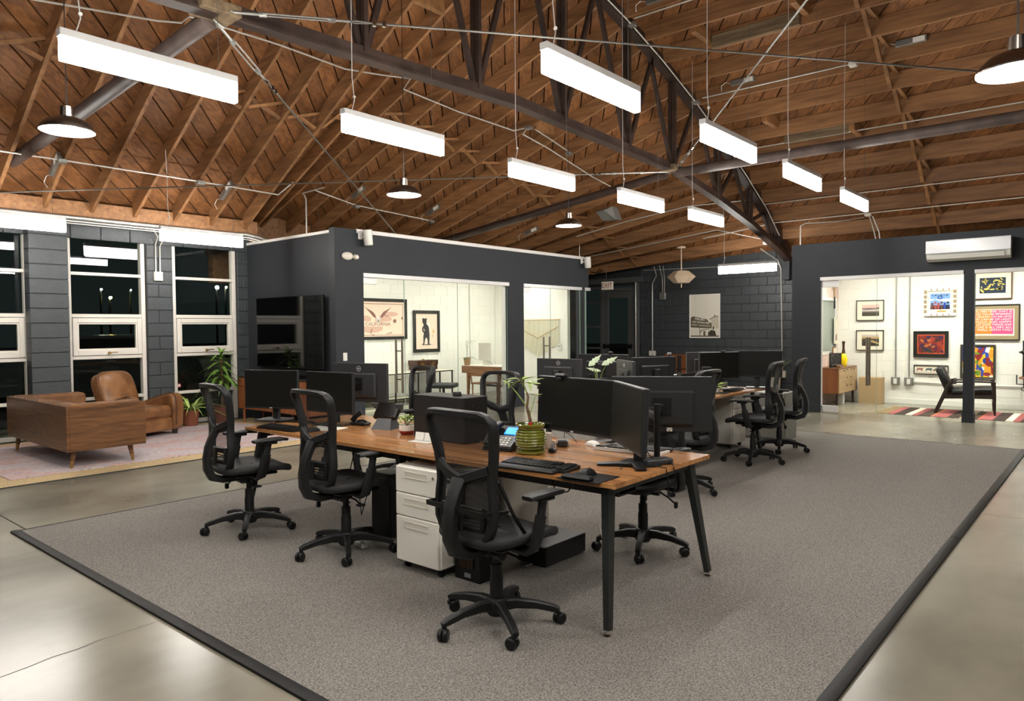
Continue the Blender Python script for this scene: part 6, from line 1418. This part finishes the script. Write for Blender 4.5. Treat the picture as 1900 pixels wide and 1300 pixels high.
for x in (-.40, .44):
    for y in (-.24, .24): part('leg', MB().tube([(x, y, .61), (x - .02, y, 0)], .03, 4, sq=[(.035, .035), (.018, .018)], up=(1, 0, 0)), 'brown_wood', t, smooth=False)
part('rail', MB().bx(-.4, .44, .22, .26, .30, .34, .003), 'mahogany', t)
t = thing('all_in_one_computer', 'silver all-in-one computer seen from behind on the writing desk', 'computer', (10.84, 9.97, .758), math.radians(69))
part('shell', MB().bx(-.27, .27, -.012, .012, .09, .46, .010), 'alu_imac', t); part('stand', MB().add([(-.09, .0, 0), (.09, 0, 0), (.09, -.16, 0), (-.09, -.16, 0), (-.07, -.012, .22), (.07, -.012, .22), (.08, -.15, .008), (-.08, -.15, .008)], [(0, 1, 2, 3), (4, 5, 6, 7), (0, 4, 7, 3), (1, 2, 6, 5), (2, 3, 7, 6), (0, 1, 5, 4)]), 'alu_imac', t, smooth=False)
ap = [(.0, -.03), (.012, -.028), (.024, -.012), (.026, .006), (.018, .018), (.006, .016), (-.006, .018), (-.018, .016), (-.025, .004), (-.022, -.014), (-.012, -.028)]
part('emblem', MB().prism([(x, .345 + z) for x, z in ap], -.0135, -.012).prism([(.002, .368), (.012, .384), (.014, .372)], -.0135, -.012), 'ink', t, smooth=False)
t = thing('orchid', 'white orchid with two tall stems in a clay pot on the writing desk', 'plant', (10.60, 10.24, .758))
part('pot', MB().lathe([(.0001, 0), (.055, 0), (.07, .12), (.075, .12), (.075, .145), (.066, .145), (.0001, .13)], n=18), 'clay', t)
LO = leaf_mesh(.26, .07, .9, 'leaf_dark', 7)
for a in (.5, 2.2, 3.6, 5.2): put_leaf(LO, t, (0, 0, .14), a, .5, random.uniform(.7, 1.0))
for s in (-1, 1): part('stalk', MB().tube([(0, 0, .13), (.01 * s, .012 * s, .33), (.012 * s, -.02 * s, .45), (.06 * (s + .5), -.06, .5)], .004, 6), 'stem', t)
LP = leaf_mesh(.045, .04, .2, 'paper', 4, name='petal')
for q in range(6):
    c = (-.02 + .035 * q * .6, -.03 - .035 * q * .7, .46 + .03 * math.sin(q * 1.7))
    for k in range(5): put_leaf(LP, t, c, 2 * PI * k / 5, .25, 1.0, 0, 'petal')
t = thing('wooden_chair', 'small wooden side chair tucked at the writing desk', 'chair', (10.38, 9.55, 0), 0)
part('seat', MB().bx(-.2, .2, -.2, .2, .42, .45, .006), 'brown_wood', t)
for x in (-.17, .17):
    for y in (-.17, .17): part('leg', MB().cyl((x, y, .42), (x, y, 0), .018, .013, n=8), 'brown_wood', t)
part('back_post', MB().cyl((-.18, -.18, .45), (-.22, -.18, .66), .015, n=8).cyl((-.18, .18, .45), (-.22, .18, .66), .015, n=8), 'brown_wood', t); part('back_rail', MB().bx(-.235, -.205, -.2, .2, .58, .66, .006), 'brown_wood', t)
t = thing('dark_office_chair', 'dark low-backed chair behind the office glass, beside the open mesh back', 'chair', (9.45, 9.75, 0), math.radians(-60))
part('seat', MB().bx(-.24, .24, -.24, .24, .40, .48, .02), 'cushion', t); part('back', MB().bx(-.27, -.22, -.25, .25, .46, .80, .02), 'cushion', t); part('post', MB().cyl((0, 0, .06), (0, 0, .40), .025, n=10), 'black', t)
for k in range(5): part('base_leg', MB().tube([(0, 0, .08), (.27 * math.cos(k * 1.2566), .27 * math.sin(k * 1.2566), .012)], .016, 6), 'black', t)
single('striped_runner', MB().bx(-1.6, 1.6, -.7, .7, 0.0003, .007), cells_mat('grey_weave', [lin(150, 146, 124), lin(96, 94, 84), lin(196, 192, 170), lin(120, 118, 104)], 14, .9, (.08, 1.6, 1), .3), 'pale woven runner on the floor of the middle office', 'rug', (9.0, 10.0, 0), smooth=False)
t = thing('blue_case', 'pale blue-grey case standing behind the glass, left on the console', 'case', (8.62, 11.25, .635))
part('case', MB().bx(-.1, .1, -.06, .06, 0, .32, .006), mat('pale_blue_case', lin(186, 204, 206), .5), t); part('clasp', MB().bx(-.02, .02, -.066, -.06, .15, .18), 'brass', t)
t = thing('desk_ornament', 'small gold and white ornament on the console behind the glass', 'ornament', (8.90, 11.22, .635))
part('loop', MB().tube([(-.05, 0, .0), (-.045, 0, .09), (0, 0, .13), (.045, 0, .09), (.05, 0, 0)], .012, 6), 'gold', t); part('base', MB().bx(-.07, .07, -.03, .03, 0, .02, .003), 'white_glaze', t)
conduit('vertical conduit on the rear wall of the middle office', [(12.0, 11.49, .45), (12.0, 11.49, 2.95)], .012)
t = thing('outlet', 'white outlet box low on the rear wall of the middle office', 'outlet', (11.95, 11.498, .40))
part('box', MB().bx(-.06, .06, -.04, 0, -.06, .06, .004), 'white_plastic', t)
# ---------------------------------------------------------------- right office furniture
t = thing('credenza', 'mid-century credenza with three pale drawers in the right office', 'credenza', (14.52, 4.02, 0))
part('carcass', MB().bx(-.58, .60, -.02, .34, .24, .70, .004), 'teak', t); part('top_panel', MB().bx(-.585, .605, -.03, .345, .70, .72, .004), 'brown_wood', t)
for x0, x1 in ((-.57, -.21), (.29, .59)): dr = part('door', MB().bx(x0, x1, -.038, -.02, .25, .69, .003), 'blond', t); part('handle', MB().box(((x0 + x1) / 2 + (.1 if x0 < 0 else -.08), -.045, .665), (.07, .014, .014), .003), 'black', dr)
for i in range(3):
    z = .25 + .148 * i; dr = part('drawer', MB().bx(-.205, .285, -.038, -.02, z, z + .143, .003), 'blond', t)
    for x in (-.08, .16): part('handle', MB().box((x, -.045, z + .125), (.07, .014, .014), .003), 'black', dr)
for x in (-.5, .5):
    for y in (.02, .30): part('leg', MB().cyl((x, y, .25), (x, y, 0), .024, .014, n=10), 'mahogany', t)
t = thing('vase', 'tall-necked yellow vase with a brown neck on the credenza', 'vase', (14.62, 4.10, .72))
part('belly', MB().lathe([(.0001, 0), (.05, 0), (.058, .02), (.074, .10), (.076, .13), (.06, .20), (.036, .255), (.030, .28)], n=28), 'yellow_glaze', t, ang=1.2)
part('neck', MB().lathe([(.040, .245), (.031, .28), (.022, .34), (.022, .42), (.031, .48), (.028, .48), (.018, .42), (.0001, .41)], n=24), 'brown_glaze', t, ang=1.2)
t = thing('framed_picture', 'black framed photograph standing on the credenza', 'picture', (14.18, 4.12, .72), math.radians(-25))
part('frame', MB().bx(-.15, .15, -.012, .012, 0, .27, .004), 'frame_black', t); part('print', MB().bx(-.12, .12, -.0135, -.012, .03, .24), cells_mat('dark_photo', [lin(30, 30, 30), lin(52, 50, 48), lin(20, 20, 20), lin(90, 86, 80), lin(36, 34, 34)], 30), t, smooth=False); part('strut', MB().box((0, .05, .06), (.04, .08, .12), .003), 'frame_black', t)
t = thing('tray', 'small brown leather tray before the photograph on the credenza', 'tray', (14.10, 4.02, .72)); part('tray', MB().bx(-.10, .12, -.03, .03, 0, .04, .004), 'brown_wood', t); part('rim', MB().bx(-.1, .12, -.03, -.022, .04, .06).bx(-.1, .12, .022, .03, .04, .06), 'brown_wood', t, smooth=False)
t = thing('framed_picture', 'thin wood-framed card leaning on the pink wall beside the vase', 'picture', (14.86, 4.33, .721)); part('frame', MB().bx(-.09, .09, 0, .02, 0, .36, .003), 'teak', t); part('mount', MB().bx(-.075, .075, -.002, 0, .02, .34), 'mount', t, smooth=False)
single('box_crate', MB().bx(-.14, .14, -.2, .2, 0, .50, .003), 'cardboard', 'tall brown cardboard box on the floor right of the credenza', 'box', (15.10, 3.72, 0))
single('white_box', MB().bx(-.06, .06, -.06, .06, 0, .22, .003), 'white_plastic', 'small white box on the floor below the credenza', 'box', (14.62, 4.15, 0))
t = thing('paddle', 'wooden paddle with a dark grip hung blade up on the pink wall', 'paddle', (15.0, 4.39, 2.12))
part('blade', MB().prism([(-.07, .1), (.07, .1), (.085, .35), (.06, .52), (-.06, .52), (-.085, .35)], -.015, 0), 'blond', t); part('shaft', MB().cyl((0, -.012, -.05), (0, -.012, .12), .014, n=8), 'blond', t); part('grip', MB().cyl((0, -.012, -.28), (0, -.012, -.05), .018, .014, n=8), 'frame_black', t)
t = picture('pale unframed print on the pink wall below the paddle', (15.10, 4.39, 1.40), 0, .20, .52, .004, 'mount', 'mount', 0, 'print'); flat(t, 'print', [[(-.07, -.2), (.07, -.18), (.06, -.05), (-.05, -.1)]], 'dusk_lilac')
for k, (y, l) in enumerate(((3.34, 'left of the two conduits on the white wall of the right office'), (3.11, 'right of the two conduits on the white wall of the right office'))):
    conduit(l, [(15.285, y, .5), (15.285, y, 2.9)], .012, 'galv')
    t = thing('outlet', ('left', 'right')[k] + ' metal outlet box low on the white wall of the right office', 'outlet', (15.297, y, .43), FX)
    part('box', MB().bx(-.075, .075, -.05, 0, -.075, .075, .006), 'box_metal', t); part('socket', MB().bx(-.03, .03, -.054, -.05, -.05, .05, .002), 'white_plastic', t)
conduit('level conduit along the white wall behind the lounge chair', [(15.285, 3.03, .43), (15.285, 2.3, .41), (15.285, -.5, .41)], .011, 'white_plastic')
t = thing('lounge_chair', 'dark walnut lounge chair with black leather cushions on the striped rug', 'chair', (14.32, 2.0, .0068), math.radians(-82))
for s in (-1, 1):
    part('side_frame', MB().tube([(-.48, s * .33, 0), (-.36, s * .33, .30), (-.30, s * .33, .48), (-.26, s * .33, .52), (-.18, s * .33, .535)], .02, 6, sq=(.03, .017), up=(1, 0, 0)).tube([(-.22, s * .33, .53), (.1, s * .33, .55), (.34, s * .33, .545)], .02, 6, sq=(.014, .03), up=(0, 0, 1)).tube([(.34, s * .33, .55), (.35, s * .33, .30), (.36, s * .33, 0)], .02, 6, sq=[(.03, .017), (.028, .017), (.016, .014)], up=(1, 0, 0)).tube([(-.36, s * .33, .28), (-.1, s * .33, .29), (.35, s * .33, .30)], .02, 6, sq=(.03, .015), up=(0, 0, 1)), 'mahogany', t)
part('rail', MB().bx(.33, .37, -.33, .33, .20, .24, .004).bx(-.37, -.33, -.33, .33, .26, .30, .004), 'mahogany', t)
part('seat_cushion', MB().box((.06, 0, .37), (.62, .58, .12), .04, Matrix.Rotation(math.radians(-4), 4, 'Y')), 'black_soft', t, ang=.8); part('back_cushion', MB().box((0, 0, .22), (.13, .58, .46), .04, Matrix.Translation((-.27, 0, .36)) @ Matrix.Rotation(math.radians(-22), 4, 'Y')), 'black_soft', t, ang=.8)
def kilim():
    m = mat('kilim', (.2, .1, .08), .95); nt = m.node_tree; N = nt.nodes; L = nt.links
    tc = N.new('ShaderNodeTexCoord'); sx = N.new('ShaderNodeSeparateXYZ'); L.new(tc.outputs['Object'], sx.inputs[0])
    a = N.new('ShaderNodeMath'); a.operation = 'MULTIPLY'; a.inputs[1].default_value = .72; L.new(sx.outputs['X'], a.inputs[0]); f = N.new('ShaderNodeMath'); f.operation = 'FRACT'; L.new(a.outputs[0], f.inputs[0])
    r = N.new('ShaderNodeValToRGB'); r.color_ramp.interpolation = 'CONSTANT'; e = r.color_ramp.elements
    st = [(0, (66, 48, 38)), (.13, (214, 130, 60)), (.145, (160, 84, 84)), (.30, (60, 44, 36)), (.42, (196, 176, 148)), (.52, (70, 50, 40)), (.60, (204, 100, 50)), (.615, (166, 88, 88)), (.74, (58, 42, 36)), (.86, (220, 208, 184)), (.93, (150, 76, 76))]
    while len(e) < len(st): e.new(.5)
    for i, (p, c) in enumerate(st): e[i].position = p; e[i].color = (*lin(*c), 1)
    L.new(f.outputs[0], r.inputs[0]); L.new(r.outputs[0], N['Principled BSDF'].inputs['Base Color']); return m
t = thing('striped_rug', 'flat-woven rug with red, brown and cream stripes in the right office', 'rug', (14.02, 1.2, 0), FX)
part('weave', MB().bx(-1.85, 2.2, -.62, .62, .0004, .0066), kilim(), t, smooth=False)
fr = MB()
for i in range(60): x = -.60 + 1.2 * i / 59; fr.tube([(-1.85, x, .004), (-1.95, x + random.uniform(-.02, .02), .008), (-2.04, x + random.uniform(-.04, .04), .004)], .005, 4)
part('fringe', fr, 'jute', t, kind='stuff')
t = thing('clamp_stand', 'black upright clamp stand on a small wooden shelf, cut by the right edge', 'stand', (15.02, 1.30, .60))
part('shelf', MB().bx(-.16, .28, -.6, .06, -.03, .0, .004), 'brown_wood', t); part('column', MB().cyl((0, 0, 0), (0, 0, .62), .022, n=12), 'black', t); part('arm', MB().cyl((0, .07, .42), (0, -.5, .40), .018, n=8).ball((0, 0, .42), .045, 8), 'black', t)
part('clamp', MB().tube([(-.0, .1, .03), (0, .1, -.13), (0, -.02, -.13)], .01, 6).cyl((0, .0, -.18), (0, .0, -.03), .008, n=6).tube([(0, .03 * math.cos(a), -.21 + .03 * math.sin(a)) for a in [k * PI / 5 for k in range(10)]], .006, 5, closed=True), 'black', t)
part('bracket', MB().bx(.24, .28, -.55, .0, -.35, -.03), 'black', t)

# ---------------------------------------------------------------- outside the windows (night)
struct('ground_outside', MB().bx(-30, 60, 11.76, 90, -.16, -.06), 'ground', smooth=False)
def street_lamp(label, x, y, z, m, r=.09):
    t = thing('street_lamp', label, 'lamp', (x, y, -.06)); part('pole', MB().cyl((0, .1, 0), (0, .1, z), .07, .05, n=8), 'black', t); part('head', MB().ball((0, 0, z + .06), r, 8), m, t)
street_lamp('distant white street light seen through the second window, left one', 14.5, 40, 3.68, 'street', .05); street_lamp('distant white street light seen through the second window, right one', 15.95, 40, 3.70, 'street', .04)
street_lamp('distant yellow street light seen low through the second window', 14.93, 40, 3.27, 'street_y', .07); street_lamp('bright white street light seen through the corner window', 20.7, 40, 4.02, 'street', .10)
street_lamp('small warm light beside the bright one in the corner window', 21.25, 40, 4.05, 'street_y', .06); street_lamp('second small warm light in the corner window', 21.9, 40, 4.02, 'street_y', .05)
def parked_car(label, x, y, rz):
    t = thing('parked_car', label, 'car', (x, y, -.06), rz)
    pr = [(-2.1, .35), (-2.15, .75), (-1.9, .95), (-1.2, 1.02), (-.6, 1.48), (.7, 1.50), (1.35, 1.02), (2.0, .92), (2.15, .6), (2.1, .35)]
    b = part('body', MB().prism(pr, -.85, .85), 'car', t, ang=.4)
    part('side_window', MB().prism([(-1.0, 1.05), (-.55, 1.42), (.62, 1.43), (1.1, 1.05)], -.87, -.85), 'black_gloss', t)
    for wx in (-1.35, 1.35):
        for wy in (-.8, .8): part('wheel', MB().cyl((wx, wy - .1, .32), (wx, wy + .1, .32), .32, n=18), 'rubber', t)
parked_car('dark car parked outside, faint through the second window', 5.9, 17.0, .1); parked_car('dark car parked outside, faint through the leftmost window', 1.0, 16.8, .05)
def bush(label, x, y, n, s):
    t = thing('garden_plant', label, 'plant', (x, y, -.06))
    mbx = MB(); base = leaf_mesh(.75, .03, .7, 'leaf', 6)
    for k in range(n):
        T = Matrix.Translation((random.uniform(-.25, .25), random.uniform(-.15, .15), 0)) @ Matrix.Rotation(k * 2.4, 4, 'Z') @ Matrix.Rotation(-random.uniform(.7, 1.5), 4, 'Y') @ Matrix.Scale(s * random.uniform(.7, 1.1), 4)
        mbx.add([v.co[:] for v in base.vertices], [tuple(p.vertices) for p in base.polygons], T)
    part('blades', mbx, 'leaf_dark', t, fix=False, kind='stuff'); part('crown', MB().lathe([(.0001, 0), (.2, 0), (.15, .08), (.0001, .1)], n=8), 'stem', t)
bush('grassy garden plant outside the corner window, left clump', 5.55, 12.35, 60, 1.0); bush('grassy garden plant outside the corner window, right clump', 6.15, 12.4, 60, 1.1); bush('grassy garden plant outside the second window', 4.3, 12.5, 40, .7)
t = thing('window_sticker', 'small round red and white sticker at the lower left of the corner window', 'sticker', (5.325, 11.592, .63)); part('disc', MB().lathe([(.0001, 0), (.032, 0), (.032, .002), (.0001, .002)], n=18, T=Matrix.Rotation(PI / 2, 4, 'X')), 'red', t); part('centre', MB().lathe([(.0001, .0021), (.022, .0021), (.022, .003), (.0001, .003)], n=18, T=Matrix.Rotation(PI / 2, 4, 'X')), 'paper', t)
part('bar', MB().box((0, -.0035, 0), (.03, .001, .007)), 'ink', t)
